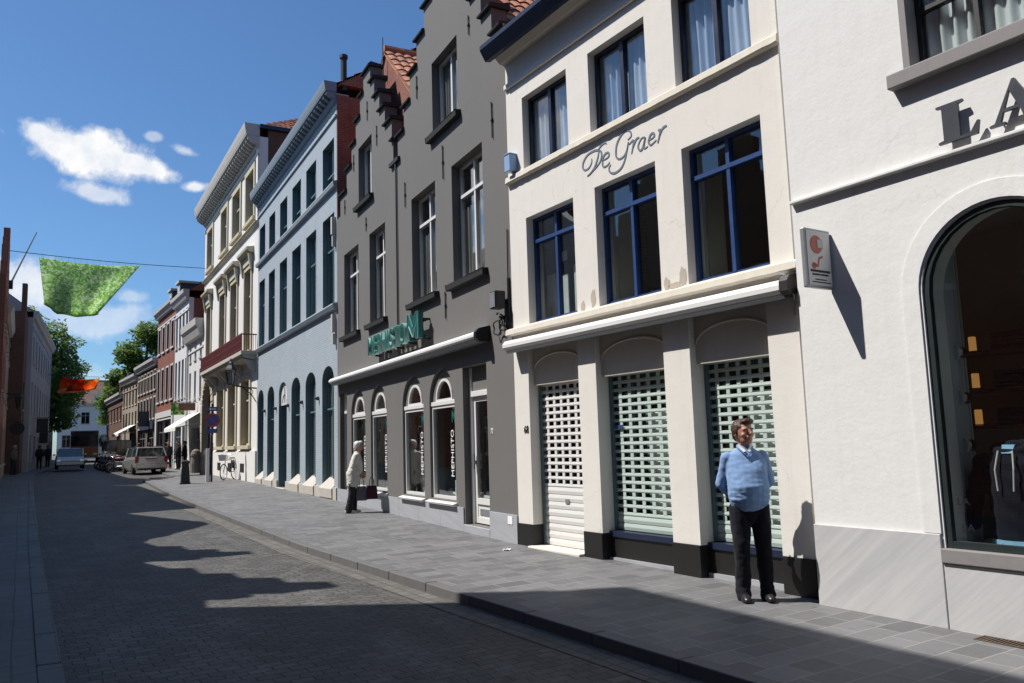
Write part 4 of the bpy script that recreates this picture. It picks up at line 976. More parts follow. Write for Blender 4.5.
RF = thing('grey_gabled_house', 'narrower dark grey step-gabled house adjoining the shoe shop, beside the pale blue house', 'building', GR.o, GR.rz)
of_ = stepped(7.8, 2.4, zs_far, 11.1, UP+0.16, 10.42, z0=8.0)
of_ = [(UP+0.002,-0.4),(10.797,-0.4),(10.797,7.98),(10.42,7.98)]+of_[3:-1]+[(UP+0.16,8.0),(UP+0.002,7.95)]
AR2 = [(6.45,7.70),(8.15,9.42)]
def shift(o, dc): return o
wall('wall', RF, of_, [rect(6.42,7.68,4.55,6.79),rect(8.65,10.05,4.55,6.79),rect(7.42,8.6,7.76,9.3),rect(9.85,10.55,0.27,3.05)]+[arch(a,b,0.58,2.42,0.61,20) for a,b in AR2], M['grey'], 0.30)
caps(RF, 7.8, zs_far, 11.1, UP+0.16, 10.42, 8.0)
mb = MB(); mb.box(UP-0.32,UP+0.30,-0.3,0.07,7.90,7.99); mb.build('valley_coping', M['dark_grey'], RF)
upper_window(RF,6.42,7.68,4.55,6.79,(6.18,)); upper_window(RF,8.65,10.05,4.55,6.79,(6.18,)); upper_window(RF,7.42,8.6,7.76,9.3,())
for a,b in AR2: shop_arch(RF,a,b,True)
goods(RF,6.3,9.6)
window(RF, 9.85,10.55,0.27,3.05,-0.12,M['white_paint'],M['glass'],(),(2.53,),0.06,0.06,name='side_window')
ties(RF, [(6.96,9.07,0.5),(7.73,10.0,0.5),(9.0,9.05,0.45),(7.9,7.1,0.35),(9.9,8.1,0.4)])
mb = MB()
for a,b in ((UP+0.004,6.8),(6.804,8.1),(8.104,9.8),(9.804,10.79)): mb.box(a,b,0.002,0.026,-0.3,0.485)
mb.each('plinth', M['bluestone'], RF, bevel=0.004)
mb = MB(); mb.tube((8.0,-0.5,11.1),(8.0,-0.5,12.2),0.02,0.012); mb.build('lightning_rod', M['iron'], RF)
shell(RF, UP+0.02, 10.8, 7.9, 9.0, M['red_brick'], M['room'], (0.15,3.6,7.3), front=0.30, roomd=2.0)
mb = MB(); mb.box(UP+0.16,UP+0.38,-8.8,-0.32,7.9,9.55); mb.box(10.2,10.4,-8.8,-0.32,7.9,9.55); mb.each('side_wall', M['red_brick'], RF)
roof_perp(RF, UP+0.02, 10.5, 9.55, 11.9, -0.55, -9.0, M['tile'])
mb = MB(); mb.prism([(UP+0.2,9.5),(10.4,9.5),(8.06,11.75)], -0.75, -0.6); mb.build('gable_wall', M['red_brick'], RF)
mb = MB(); mb.tube((UP-0.02,-0.4,9.50),(UP-0.02,-9.0,9.50),0.07,0.07,8); mb.build('gutter', M['metal'], RF)
# one folded awning runs across both shopfronts
mb = MB(); mb.prism([(0.0,3.42),(0.05,3.355),(0.22,3.34),(0.25,3.37),(0.25,3.41),(0.20,3.46),(0.0,3.52)], 0.0, 9.86, 'x')
AW = tag(mb.build('awning', M['white_alu']), 'long white folded awning cassette across the dark grey shoe shop front', 'awning'); AW.location = GR.P(0.93,0.003,0); AW.rotation_euler = (0,0,GR.rz)
mb = MB(); mb.prism([(0.0,3.30),(0.2,3.28),(0.262,3.33),(0.262,3.43),(0.2,3.50),(0.0,3.55)], -0.10, 0.0, 'x'); mb.build('end_cap', M['metal'], AW)
mb = MB(); mb.prism([(0.0,3.28),(0.18,3.27),(0.215,3.335),(0.0,3.36)], 0.001, 9.82, 'x'); mb.build('valance_rail', M['zinc'], AW)
# ================================================================== pale blue brick house
R_ = thing('blue_brick_house', 'pale blue painted brick house with six tall windows per floor and teal arched openings', 'building', LB.o, LB.rz)
UB = [(0.28,1.53),(2.30,3.56),(4.27,5.52),(6.30,7.48),(8.32,9.42),(10.18,11.30)]
AB = [(0.37,1.62),(2.37,3.62),(4.31,5.56),(6.24,7.52),(8.30,9.52),(10.24,11.40)]
wall('wall', R_, [(0.004,-0.4),(11.556,-0.4),(11.556,11.75),(0.004,11.75)],
     [rect(a,b,5.64,8.30) for a,b in UB]+[rect(a,b,9.17,10.53) for a,b in UB]+[arch(a,b,0.26 if i == 3 else 0.55,3.52,0.40,14) for i,(a,b) in enumerate(AB)], [M['blue_brick'],M['teal']], 0.36)
mb = MB(); mb.prism([(0,8.97),(0.10,8.98),(0.13,9.08),(0.12,9.11),(0,9.15)], -0.02, 11.58, 'x'); mb.build('string_course', M['blue_brick'], R_)
mb = MB(); mb.prism([(0,5.44),(0.10,5.45),(0.15,5.55),(0.14,5.585),(0,5.625)], -0.03, 11.58, 'x'); mb.build('string_course', M['blue_brick'], R_)
mb = MB(); mb.box(0.0,11.56,0,0.05,11.05,11.12); mb.build('frieze_moulding', M['blue_brick'], R_, bevel=0.015)
for i,(a,b) in enumerate(UB):
    window(R_, a, b, 5.64, 8.30, -0.15, M['teal'], M['glass'], (0.5,), (7.35,), 0.05, 0.05, M['curtain_grey'] if i % 2 == 0 else M['curtain'], 0.15, ctop=8.2, bars=0.025)
    window(R_, a, b, 9.17, 10.53, -0.15, M['teal'], M['glass'], (0.5,), (9.62,) if i < 4 else (), 0.05, 0.05, bars=0.025)
for i,(a,b) in enumerate(AB):
    if i == 3:
        window(R_, a, b, 0.26, 3.1, -0.28, M['teal'], M['glass_dark'], (0.5,), (1.1,), 0.08, 0.05, name='door')
        mb = MB(); mb.prism([(x,z) for x,z in arch(a+0.02,b-0.02,3.12,3.52,0.385,14)], -0.14, -0.08); f_ = mb.build('fanlight', M['white_paint'], R_)
        mb = MB(); mb.path([((a+b)/2+0.35*math.cos(t*PI/8),-0.075,3.2+0.3*math.sin(t*PI/8)) for t in range(9)],0.018); mb.tube(((a+b)/2,-0.075,3.2),((a+b)/2,-0.075,3.75),0.018); mb.build('fan_tracery', M['zinc'], f_)
        mb = MB(); mb.box(a-0.06,b+0.06,-0.34,0.12,-0.2,0.255); mb.build('door_step', M['stone'], R_, bevel=0.015)
    else:
        window(R_, a, b, 0.55, 0, -0.15, M['teal'], M['glass'], (0.5,), (2.7,), 0.06, 0.05, M['curtain_grey'], 0.09, ctop=3.5, zs=3.52, rise=0.396, bars=0.025)
        mb = MB(); mb.hexa([(a-0.04,-0.27,0.2),(b+0.04,-0.27,0.2),(b+0.04,0.09,0.2),(a-0.04,0.09,0.2),(a-0.04,-0.27,0.83),(b+0.04,-0.27,0.83),(b+0.04,0.10,0.46),(a-0.04,0.10,0.46)]); mb.build('sloping_sill', M['stone'], R_, bevel=0.01)
mb = MB(); xs = [0.0]+[v for ab in AB for v in (ab[0]-0.045,ab[1]+0.045)]+[11.55]
for k in range(0,len(xs),2):
    if xs[k+1]-xs[k] > 0.02: mb.box(xs[k]+0.002,xs[k+1]-0.002,0.002,0.06,-0.3,0.50)
for a,b in AB: mb.box(a-0.039,b+0.039,0.002,0.07,-0.3,0.199)
mb.each('plinth', M['stone'], R_, bevel=0.006)
for u in (1.98,3.97,5.92,7.9,9.88): 
    mb = MB(); mb.lathe([(0.05,0.0),(0.06,0.05),(0.03,0.12)], (u,0,3.05), 8, 'y'); mb.build('spot_lamp', M['iron'], R_)
def modillion_cornice(root, u0, u1, zs, zt, pr, mat, step, slim=0.35):
    mb = MB(); mb.box(u0,u1,0.0,pr*0.9,zs+(zt-zs)*0.42,zs+(zt-zs)*0.5)
    mb.prism([(0.0,zs+(zt-zs)*0.5),(pr*0.92,zs+(zt-zs)*0.5),(pr,zs+(zt-zs)*0.8),(pr*1.03,zt),(0,zt)], u0, u1, 'x')
    mb.prism([(0.0,zs-0.12),(0.06,zs-0.1),(0.12,zs),(0.0,zs)], u0+0.02, u1-0.02, 'x')
    c = mb.build('cornice', mat, root)
    mb = MB(); n = int((u1-u0)/step)
    for i in range(n):
        u = u0+0.1+(u1-u0-0.2)*i/(n-1)
        mb.prism([(0.0,zs),(pr*slim,zs+0.03),(pr*0.78,zs+(zt-zs)*0.25),(pr*0.8,zs+(zt-zs)*0.415),(0,zs+(zt-zs)*0.415)], u-step*0.22, u+step*0.22, 'x')
    mb.each('modillion', mat, c)
M['cornice_blue'] = plaster('grey_blue_cornice', (0.20,0.25,0.30), 0.08, 0.2)
M['cornice_grey'] = plaster('pale_grey_cornice', (0.47,0.45,0.42), 0.08, 0.2)
modillion_cornice(R_, 0.0, 11.60, 11.58, 12.08, 0.36, M['cornice_blue'], 0.33)
mb = MB(); mb.box(-0.03,-0.002,-0.355,-0.01,8.1,11.7); mb.build('side_wall', M['red_brick'], R_)
shell(R_, 0.0, 11.56, 11.7, 9.0, M['red_brick'], M['room'], (0.3,4.6,8.75), front=0.36)
roof_par(R_, 0.03, 11.53, 12.06, 33, 9.0, M['tile_dark'])
gable_ends(R_, 0.0, 11.56, 12.06, 33, 9.0, M['red_brick'])
mb = MB(); mb.tube((0.12,-0.25,11.9),(0.12,-0.25,12.95),0.09,0.09,10); mb.lathe([(0.12,0),(0.12,0.1)],(0.12,-0.25,12.9),10); mb.build('flue_pipe', M['iron'], R_)
for z in (7.75,4.95):
    mb = MB(); mb.box(0.10,0.24,0,0.12,z-0.15,z+0.35); mb.box(0.11,0.2,0.0,0.10,z-0.5,z-0.2); mb.build('junction_box', M['cornice_grey'], R_)

# ================================================================== ivory mansion with the balcony
R_ = thing('ivory_mansion', 'tall ivory classical house with sand coloured window surrounds and a maroon balcony', 'building', WH.o, WH.rz)
U2 = [(0.85,2.45),(3.75,5.5),(6.95,8.5),(11.1,12.75)]; U1 = [(1.25,2.54),(4.27,5.7),(7.2,8.6),(11.3,12.6)]; U0 = [(1.35,3.05),(4.3,6.0),(7.2,8.95)]
wall('wall', R_, [(0.004,-0.4),(13.746,-0.4),(13.746,14.6),(0.004,14.6)],
     [rect(a,b,11.36,13.5) for a,b in U2]+[rect(a,b,5.75,9.25) for a,b in U1]+[rect(a,b,1.78,4.55) for a,b in U0]+[arch(10.75,13.45,0.3,4.1,1.2,18)], [M['ivory'],M['sand']], 0.36)
def surround(root, u0, u1, z0, z1, w, mat, hood=False):
    mb = MB(); mb.box(u0-w,u0,0.0,0.06,z0,z1+w); mb.box(u1,u1+w,0.0,0.06,z0,z1+w); mb.box(u0,u1,0.0,0.058,z1,z1+w)
    mb.box(u0-w-0.05,u1+w+0.05,0,0.14,z0-0.16,z0-0.003)
    s = mb.build('window_surround', mat, root, bevel=0.008)
    if hood:
        mb = MB(); mb.box(u0-w-0.05,u1+w+0.05,0.0,0.10,z1+w+0.003,z1+w+0.36)
        mb.prism([(0,z1+w+0.36),(0.18,z1+w+0.40),(0.30,z1+w+0.5),(0.32,z1+w+0.6),(0,z1+w+0.66)], u0-w-0.22, u1+w+0.22, 'x')
        for u in (u0-w-0.1,u1+w+0.02-0.06): mb.prism([(0.061,z1-0.2),(0.12,z1-0.1),(0.22,z1+w+0.36),(0.061,z1+w+0.36)], u, u+0.14, 'x')
        mb.build('window_hood', mat, s)
for a,b in U2: surround(R_,a,b,11.36,13.5,0.22,M['sand']); window(R_,a,b,11.36,13.5,-0.15,M['sand'],M['glass'],(0.5,),(12.8,),0.07,0.06,M['curtain_beige'],0.15)
for a,b in U1: surround(R_,a,b,5.75,9.25,0.2,M['sand'],True); window(R_,a,b,5.75,9.25,-0.15,M['sand'],M['glass'],(0.5,),(8.2,),0.07,0.06,M['curtain_beige'],0.15)
for a,b in U0:
    surround(R_,a,b,1.78,4.55,0.24,M['sand']); window(R_,a,b,1.78,4.55,-0.18,M['sand'],M['glass'],(0.5,),(3.7,),0.07,0.06,M['curtain_beige'],0.12)
window(R_,10.75,13.45,0.3,0,-0.26,M['maroon'],M['glass_dark'],(0.5,),(3.6,),0.12,0.06,zs=4.1,rise=1.196,name='door')
mb = MB(); k = 13
for i in range(k):                                    # rusticated arch stones
    t0,t1 = PI*i/k+0.02, PI*(i+1)/k-0.02; d = 0.5 if i % 2 else 0.62
    q = [(12.1+1.35*math.cos(t0),4.1+1.2*math.sin(t0)),(12.1+1.35*math.cos(t1),4.1+1.2*math.sin(t1)),(12.1+(1.35+d)*math.cos(t1),4.1+(1.2+d)*math.sin(t1)),(12.1+(1.35+d)*math.cos(t0),4.1+(1.2+d)*math.sin(t0))]
    mb.hexa([(x,0.002,z) for x,z in q]+[(x,0.08,z) for x,z in q])
for i in range(7):
    z = 0.5+i*0.51; d = 0.5 if i % 2 else 0.62
    mb.box(10.75-d,10.745,0.002,0.08,z,z+0.49); mb.box(13.455,13.45+d,0.002,0.08,z,z+0.49)
mb.build('door_surround', M['sand'], R_, bevel=0.015)
mb = MB(); mb.box(0.0,10.1,0.002,0.07,-0.3,1.55); mb.box(13.62,13.74,0.002,0.07,-0.3,1.55); mb.each('plinth', M['ivory'], R_, bevel=0.01)
for u in (2.1,4.9,7.6): 
    mb = MB(); mb.box(u,u+0.8,0.071,0.085,0.66,1.02); mb.each('cellar_vent', M['iron'], R_)
mb = MB(); mb.prism([(0,10.82),(0.10,10.84),(0.16,10.93),(0.15,10.97),(0,11.0)], -0.03, 13.76, 'x'); mb.build('string_course', M['sand'], R_)
mb = MB(); mb.prism([(0,13.72),(0.05,13.74),(0.05,13.86),(0,13.88)], 0.0, 13.74, 'x'); mb.build('frieze_moulding', M['maroon'] if False else M['sand'], R_)
modillion_cornice(R_, -0.05, 13.8, 14.22, 15.1, 0.60, M['cornice_grey'], 0.40)
mb = MB(); mb.box(0.15,10.6,0.0,0.62,5.42,5.58); mb.prism([(0,5.22),(0.5,5.3),(0.55,5.42),(0,5.42)], 0.2, 10.55, 'x'); bal = mb.build('balcony', M['stone'], R_, bevel=0.01)
mb = MB()
for u in (0.4,3.1,3.9,6.3,7.0,9.2,10.3): mb.prism([(0,4.75),(0.12,4.8),(0.35,5.05),(0.5,5.22),(0,5.22)], u-0.12, u+0.12, 'x')
mb.each('balcony_bracket', M['stone'], bal)
mb = MB(); mb.box(0.15,10.6,0.585,0.615,6.22,6.28); mb.box(0.15,10.6,0.588,0.612,5.66,5.70); mb.box(0.15,10.6,0.588,0.612,5.95,5.98)
for i in range(116): mb.box(0.17+i*0.09,0.185+i*0.09+0.02,0.592,0.608,5.58,6.22)
for i in range(7): mb.box(0.152,0.172,0.04+i*0.09,0.055+i*0.09,5.58,6.22)
mb.box(0.15,0.175,0.0,0.584,6.22,6.27)
mb.build('railing', M['maroon'], bal)
shell(R_, 0.0, 13.75, 14.5, 10.0, M['dark_brick'], M['room_pale'], (0.4,5.2,10.6), front=0.36)
tile_slope(R_, (0.0,0.0,15.08),(13.7,0.0,15.08),(0.0,-5.0,18.3), M['tile'], taper=(0.33,0.0))
tile_slope(R_, (-0.06,-10.0,15.08),(-0.06,0.0,15.08),(4.5,-10.0,18.3), M['tile'], taper=(0.5,0.5))
tile_slope(R_, (13.7,-10.0,15.08),(0.0,-10.0,15.08),(13.7,-5.0,18.3), M['tile'], taper=(0.0,0.33))
mb = MB(); mb.prism([(-0.05,15.0),(-9.95,15.0),(-5,18.1)], 13.5, 13.68, 'x'); mb.build('gable_wall', M['dark_brick'], R_)
mb = MB(); mb.box(0.012,0.2,-10.0,-0.365,14.49,15.0); mb.build('side_wall', M['dark_brick'], R_)
mb = MB(); mb.box(-0.16,0.06,-10.0,0.0,14.93,15.10); mb.build('gutter', M['navy'], R_)
mb = MB(); mb.box(-0.0,0.32,0.003,0.06,11.02,14.1); mb.build('corner_pilaster', M['ivory'], R_)
GSTONE = plaster('weathered_stone',(0.22,0.19,0.16),0.1,0.3,(0.1,0.09,0.08),0.3)
for u in (10.35,13.62):
    g = thing('guard_stone', ('rounded stone guard post on the near side of the arched doorway' if u < 12 else 'rounded stone guard post on the far side of the arched doorway'), 'guard stone', WH.P(u,0.32,G(WH.P(u,0,0).y)), WH.rz, 'guard stones by the arched doorway')
    mb = MB(); mb.lathe([(0.28,-0.1),(0.28,0.5),(0.24,0.85),(0.27,0.9),(0.27,1.0),(0.2,1.18),(0.08,1.27)], (0,0,0), 14); mb.build('post', GSTONE, g, smooth=False)

# ================================================================== the houses further along
GRP = ['houses along the sunny side']
def townhouse(fr, w, top, rows, mat, label, name, trim=None, roofm=None, pitch=38, depth=8.0, outline=None, frame='white_paint', corn='cornice_grey', corn_h=0.45, corn_p=0.35, door=None, side=None, gf=None, dormers=(), pane='glass', groove=True, curtain=None, zb=-0.5, cat='building', tiled=False, group=None, nogable=False):
    R = thing(name, label, cat, fr.o, fr.rz, group or GRP[0])
    holes = []; wins = []
    for z0, z1, n, ww in rows:
        for i in range(n):
            c = w*(i+0.5)/n; holes.append(rect(c-ww/2,c+ww/2,z0,z1)); wins.append((c-ww/2,c+ww/2,z0,z1))
    g0 = G(fr.P(w/2,0,0).y)
    for u0,u1,z0,z1 in (gf or []): holes.append(rect(u0,u1,g0+z0,g0+z1)); wins.append((u0,u1,g0+z0,g0+z1))
    ol = outline or [(0.004,zb),(w-0.004,zb),(w-0.004,top),(0.004,top)]
    wall('wall', R, ol, holes, mat, 0.28)
    for a,b,z0,z1 in wins:
        o = window(R,a,b,z0,z1,-0.14,M[frame],M[pane],(0.5,) if b-a < 1.6 else (0.33,0.66),(z0+(z1-z0)*0.7,),0.06,0.05,M[curtain] if curtain else None,0.12)
        if trim:
            mb = MB(); mb.box(a-0.1,a,0.0,0.035,z0,z1+0.12); mb.box(b,b+0.1,0.0,0.035,z0,z1+0.12); mb.box(a,b,0.0,0.033,z1,z1+0.12); mb.box(a-0.14,b+0.14,0,0.09,z0-0.12,z0-0.003); mb.build('window_surround', M[trim], R)
        else:
            mb = MB(); mb.box(a-0.06,b+0.06,-0.1,0.07,z0-0.09,z0-0.003); mb.build('window_sill', M['stone'], R)
    shell(R,0,w,top-0.02,depth,side or mat,M['room'],[r[0]-0.4 for r in rows if r[1] < top-0.6],front=0.28,roomd=1.8)
    if outline is None:
        mb = MB(); mb.prism([(0,top-0.12),(corn_p*0.5,top-0.08),(corn_p*0.8,top+corn_h*0.4),(corn_p,top+corn_h*0.55),(corn_p*1.05,top+corn_h),(0,top+corn_h)], 0.0, w, 'x'); mb.build('cornice', M[corn], R)
        mb = MB(); mb.box(0,w,0,0.05,top-0.75,top-0.65); mb.build('frieze_moulding', M[trim] if trim else mat, R)
        roof_par(R,0.02,w-0.02,top+corn_h-0.02,pitch,depth,roofm or M['slate'],tiled)
        gable_ends(R,0,w,top+corn_h-0.02,pitch,depth,side or mat)
    else:
        mb = MB(); mb.box(0.21,w-0.21,-depth+0.21,-0.285,top-0.15,top-0.05); mb.build('roof', roofm or M['slate'], R)
    for u,dz in dormers:
        mb = MB(); y = -0.5; z = top+corn_h; mb.box(u-0.55,u+0.55,y-2.0,y,z-0.1,z+1.35); d = mb.build('dormer', M['slate'], R)
        mb = MB(); mb.box(u-0.68,u+0.68,y-2.0,y+0.14,z+1.353,z+1.5); mb.build('dormer_roof', M[corn], d)
        mb = MB(); mb.box(u-0.4,u+0.4,y+0.002,y+0.03,z+0.25,z+1.2); mb.build('dormer_window', M['glass_dark'], d)
    return R
B_white = plaster('far_white_plaster', (0.64,0.64,0.64), 0.05, 0.12)
B_white2 = plaster('far_ivory_plaster', (0.62,0.61,0.60), 0.05, 0.12)
RA = townhouse(FA, 4.85, 8.1, [(6.86,8.0-0.05,3,0.62),(4.6,6.2,3,0.62)], B_white2, 'low white house with grey cornice, squeezed between the ivory mansion and a taller white house', 'white_townhouse', None, M['tile_dark'], gf=[(0.6,3.3,0.15,2.5)], corn_h=0.85, corn_p=0.45, frame='zinc')
RB = townhouse(FB, 4.7, 10.95, [(8.2,10.4,4,0.72),(4.9,7.3,4,0.72)], B_white, 'taller white house with four narrow windows per floor, next to the red brick house', 'white_townhouse', None, M['slate'], gf=[(0.4,1.5,0.1,2.6),(1.9,4.3,0.6,2.6)], side=M['red_brick'], frame='zinc', corn_h=0.5)
RC = townhouse(FC, 6.91, 11.2, [(8.55,10.3,4,0.9),(5.1,7.3,4,0.9)], M['red_brick'], 'red brick house with white window surrounds and two slate dormers', 'brick_townhouse', 'white_paint', M['slate'], gf=[(0.5,6.3,0.5,3.2)], dormers=((1.9,0),(5.0,0)), corn='cornice_grey', frame='zinc')
mb = MB()
for u0,u1 in ((0.0,0.48),(6.32,6.9)): mb.box(u0,u1,0.002,0.08,-0.2,4.35)
mb.box(0.48,6.32,0.002,0.08,3.95,4.35); mb.build('shopfront_surround', M['white_paint'], RC)
RD = townhouse(FD, 8.8, 8.0, [(6.2,7.6,6,0.8),(4.1,5.6,6,0.8)], M['dark_brick'], 'brown brick house with a low dark roof beyond the dormered red brick house', 'brick_townhouse', 'stone', M['slate'], gf=[(0.6,3.6,0.4,2.7),(4.4,8.2,0.4,2.7)], frame='zinc')
RE_ = townhouse(FE, 8.1, 7.6, [(5.6,7.2,5,0.8),(3.6,5.0,5,0.8)], M['tan_brick'], 'buff plastered house at the far right of the sunny row, beside the brown brick house', 'brick_townhouse', None, M['tile_dark'], gf=[(0.6,3.6,0.3,2.4)], frame='zinc')
RG = townhouse(FF, 13.0, 6.6, [(4.6,5.8,5,0.8)], M['dark_brick'], 'dark brick house at the end of the right hand row with a bare chimney', 'brick_townhouse', None, M['slate'], gf=[(1,4,0.3,2.4)], frame='zinc')
mb = MB(); mb.box(1.0,1.7,-1.2,-0.5,7.0,8.9); mb.box(7.0,7.7,-1.2,-0.5,7.0,8.7); mb.each('chimney', M['dark_brick'], RG)
def slope_awning(root, u0, u1, zt, zb_, pr, mat):
    mb = MB(); mb.hexa([(u0,0.02,zt-0.03),(u1,0.02,zt-0.03),(u1,pr,zb_-0.03),(u0,pr,zb_-0.03),(u0,0.02,zt),(u1,0.02,zt),(u1,pr,zb_),(u0,pr,zb_)])
    mb.box(u0,u1,pr-0.01,pr+0.01,zb_-0.22,zb_-0.031)
    a = mb.build('awning', mat, root)
    mb = MB()
    for u in (u0+0.05,u1-0.05): mb.tube((u,0.02,zt-0.6),(u,pr-0.05,zb_-0.05),0.02)
    mb.each('awning_arm', M['zinc'], a)
canvas = plain('white_canvas', (0.75,0.74,0.70), 0.9, 0.06)
slope_awning(RA, 0.5, 4.5, 3.75, 2.95, 1.3, canvas)
slope_awning(RE_, 0.5, 4.0, 3.9, 3.2, 1.3, canvas)
mb = MB(); mb.box(0.4,6.4,0.09,0.18,3.3,3.9); mb.build('shop_fascia', plain('dark_blue_fascia',(0.03,0.045,0.08),0.5), RD)
mb = MB(); mb.path([(4.7,0.07,8.0),(4.7,0.07,4.5),(4.7,0.07,0.6)], 0.06, 8); mb.build('downpipe', M['white_paint'], RA)
def blade_sign(fr, u, z0, z1, pr0, pr1, mat, label, name='shop_sign'):
    p = fr.P(u,0,0); t = thing(name, label, 'sign', (p.x,p.y,0), fr.rz, 'projecting shop signs')
    mb = MB(); mb.box(-0.05,0.05,pr0,pr1,z0,z1); mb.build('sign_panel', mat, t, bevel=0.01)
    mb = MB(); mb.tube((0,0,z1+0.05),(0,pr1,z1+0.05),0.02); mb.tube((0,pr0+0.1,z1),(0,pr0+0.1,z1+0.05),0.015); mb.build('sign_bracket', M['iron'], t)
    return t
blade_sign(FA, 4.2, 3.75, 4.45, 0.25, 1.0, banner_mat('green_board',((0.02,0.06,0.02),(0.06,0.16,0.04),(0.2,0.3,0.08),(0.35,0.4,0.15)),6.0,0.0), 'green projecting shop sign above the white canvas awning')
blade_sign(FA, 1.6, 3.88, 4.3, 0.1, 1.0, M['dark_brick'], 'dark projecting shop sign on the low white house')
blade_sign(FD, 2.0, 3.5, 4.6, 0.15, 0.9, M['navy'], 'navy projecting shop sign on the brown brick house')

# ------------------------------------------------------------------ the shaded side of the street
GRP[0] = 'houses along the shaded side'
def LX(y): return (-2.4 if y < 42 else -0.85)-0.08*y
def left_frame(y_far, xf, a=-0.08):
    f = Fr(xf, y_far, 0); f.d = Vector((-math.sin(a),-math.cos(a),0)); f.n = Vector((math.cos(a),-math.sin(a),0)); f.rz = math.atan2(-math.cos(a),-math.sin(a)); return f
def left_house(y0, y1, top, rows, mat, label, name='brick_townhouse', outline=None, a=-0.08, xf=None, **kw):
    w = (y1-y0)/math.cos(a); f = left_frame(y1, LX(y1-0.01) if xf is None else xf, a)
    o = outline([w, y0, y1]) if outline else None
    return townhouse(f, w, top, rows, mat, label, name, outline=o, **kw)
def prof(pts):                                 # roofline given as (street y, z)
    def f(q):
        w,y0,y1 = q
        return [(0.003,-0.5),(w-0.003,-0.5)]+[(min(w-0.003,max(0.003,(y1-y)*w/(y1-y0))),z) for y,z in pts]
    return f
win3 = [(1.2,2.9,2,1.0),(4.2,5.9,2,0.9)]
left_house(-20,-9.5,13.5,[(1.0,2.9,3,1.2),(4.4,6.6,4,1.0),(8.0,10,4,1.0)],B_white,'white rendered house furthest behind the viewer on the shaded side','white_townhouse',frame='zinc')
left_house(-9.5,0.5,13.0,[(1.0,2.9,3,1.2),(4.4,6.6,4,1.0),(8.0,10,4,1.0)],M['tan_brick'],'buff brick house right behind the viewer on the shaded side',frame='zinc')
left_house(0.5,11.95,13.15,[(1.0,2.9,3,1.4),(4.4,6.6,5,1.0),(8.0,10,5,1.0)],M['red_brick'],'tall red brick house with a level cornice on the shaded side, nearest the viewer',frame='zinc',corn_p=0.25,pitch=16)
left_house(11.95,15.9,7.2,win3,M['dark_brick'],'small brown brick gabled house beside the tall red brick house',outline=prof([(11.95,7.2),(12.6,7.4),(12.6,8.2),(12.95,8.2),(12.95,9.2),(13.2,9.2),(13.2,9.95),(13.65,9.95),(13.65,9.2),(14.1,9.2),(14.1,8.5),(14.6,8.5),(14.6,7.9),(15.2,7.9),(15.2,7.4),(15.9,7.0)]),nogable=True)
left_house(15.9,18.8,7.0,win3,M['tan_brick'],'narrow buff brick house with a pointed stepped gable on the shaded side',outline=prof([(15.9,7.0),(16.2,7.6),(16.2,8.4),(16.55,8.4),(16.55,9.2),(16.75,9.2),(16.75,9.75),(17.1,9.75),(17.1,9.1),(17.5,9.1),(17.5,8.4),(18.1,8.4),(18.1,7.8),(18.8,7.6)]),nogable=True)
left_house(18.8,27.1,7.6,[(1.0,2.9,3,1.3),(4.2,6.2,4,0.95)],B_white2,'broad cream gabled house in the middle of the shaded side','white_townhouse',outline=prof([(18.8,7.6),(19.4,7.9),(19.9,8.5),(20.5,8.9),(21.4,9.7),(22.3,10.4),(22.9,10.4),(23.7,9.8),(24.6,9.2),(25.8,8.5),(27.1,7.7)]),nogable=True)
left_house(27.1,33.0,10.5,[(1.0,2.9,2,1.5),(4.4,6.4,4,0.9),(7.6,9.4,4,0.9)],M['red_brick'],'three storey red brick house beyond the broad cream gable',corn_p=0.25,pitch=20)
left_house(33.0,42.0,10.9,[(1.0,2.9,3,1.5),(4.4,6.4,5,0.9),(7.6,9.4,5,0.9)],M['dark_brick'],'long three storey brown brick house on the shaded side, before the flagpole house',corn_p=0.25,pitch=20)
LH = left_house(42.0,50.0,10.0,[(1.2,3.2,3,1.4),(4.6,6.6,4,0.95),(7.6,9.2,4,0.95)],M['red_brick'],'red brick stepped gable house with a flagpole at the left edge',outline=prof([(42.0,9.8),(43,9.8),(43,10.6),(44,10.6),(44,11.6),(45,11.6),(45,12.2),(46,12.2),(46,12.9),(46.8,12.9),(46.8,12.3),(47.4,12.3),(47.4,11.9),(48,11.9),(48,11.2),(48.7,11.2),(48.7,10.6),(50,10.2)]),nogable=True)
left_house(50.0,60.5,9.3,[(1.2,3.2,4,1.6),(4.6,6.4,5,1.0),(7.3,8.8,5,0.9)],M['tan_brick'],'buff brick house with a steep tiled roof on the left, beside the flagpole house',roofm=M['tile_dark'],pitch=45,corn_p=0.25,tiled=True)
left_house(60.6,62.4,11.0,[(4.6,6.4,1,0.8)],M['dark_brick'],'narrow dark brick house rising to a tall chimney wall on the left',outline=prof([(60.6,11.0),(60.9,11.0),(60.9,12.9),(61.5,12.9),(61.5,11.0),(62.4,11.0)]),xf=-4.9,a=0.0,nogable=True)
left_house(62.6,84.0,10.9,[(1.3,3.0,6,1.5),(4.6,6.6,8,1.0),(7.9,9.7,8,1.0)],plaster('weathered_grey_render',(0.36,0.37,0.39),0.08,0.25),'long pale grey house in front of the big tree on the left','white_townhouse',xf=-4.6,a=0.0,frame='zinc',corn_p=0.3)
left_house(84.5,110.0,6.5,[(1.6,3.2,8,1.4),(4.2,5.8,9,0.9)],M['dark_brick'],'low dark house beneath the big tree at the far left',xf=-5.6,a=0.0,corn_p=0.2)
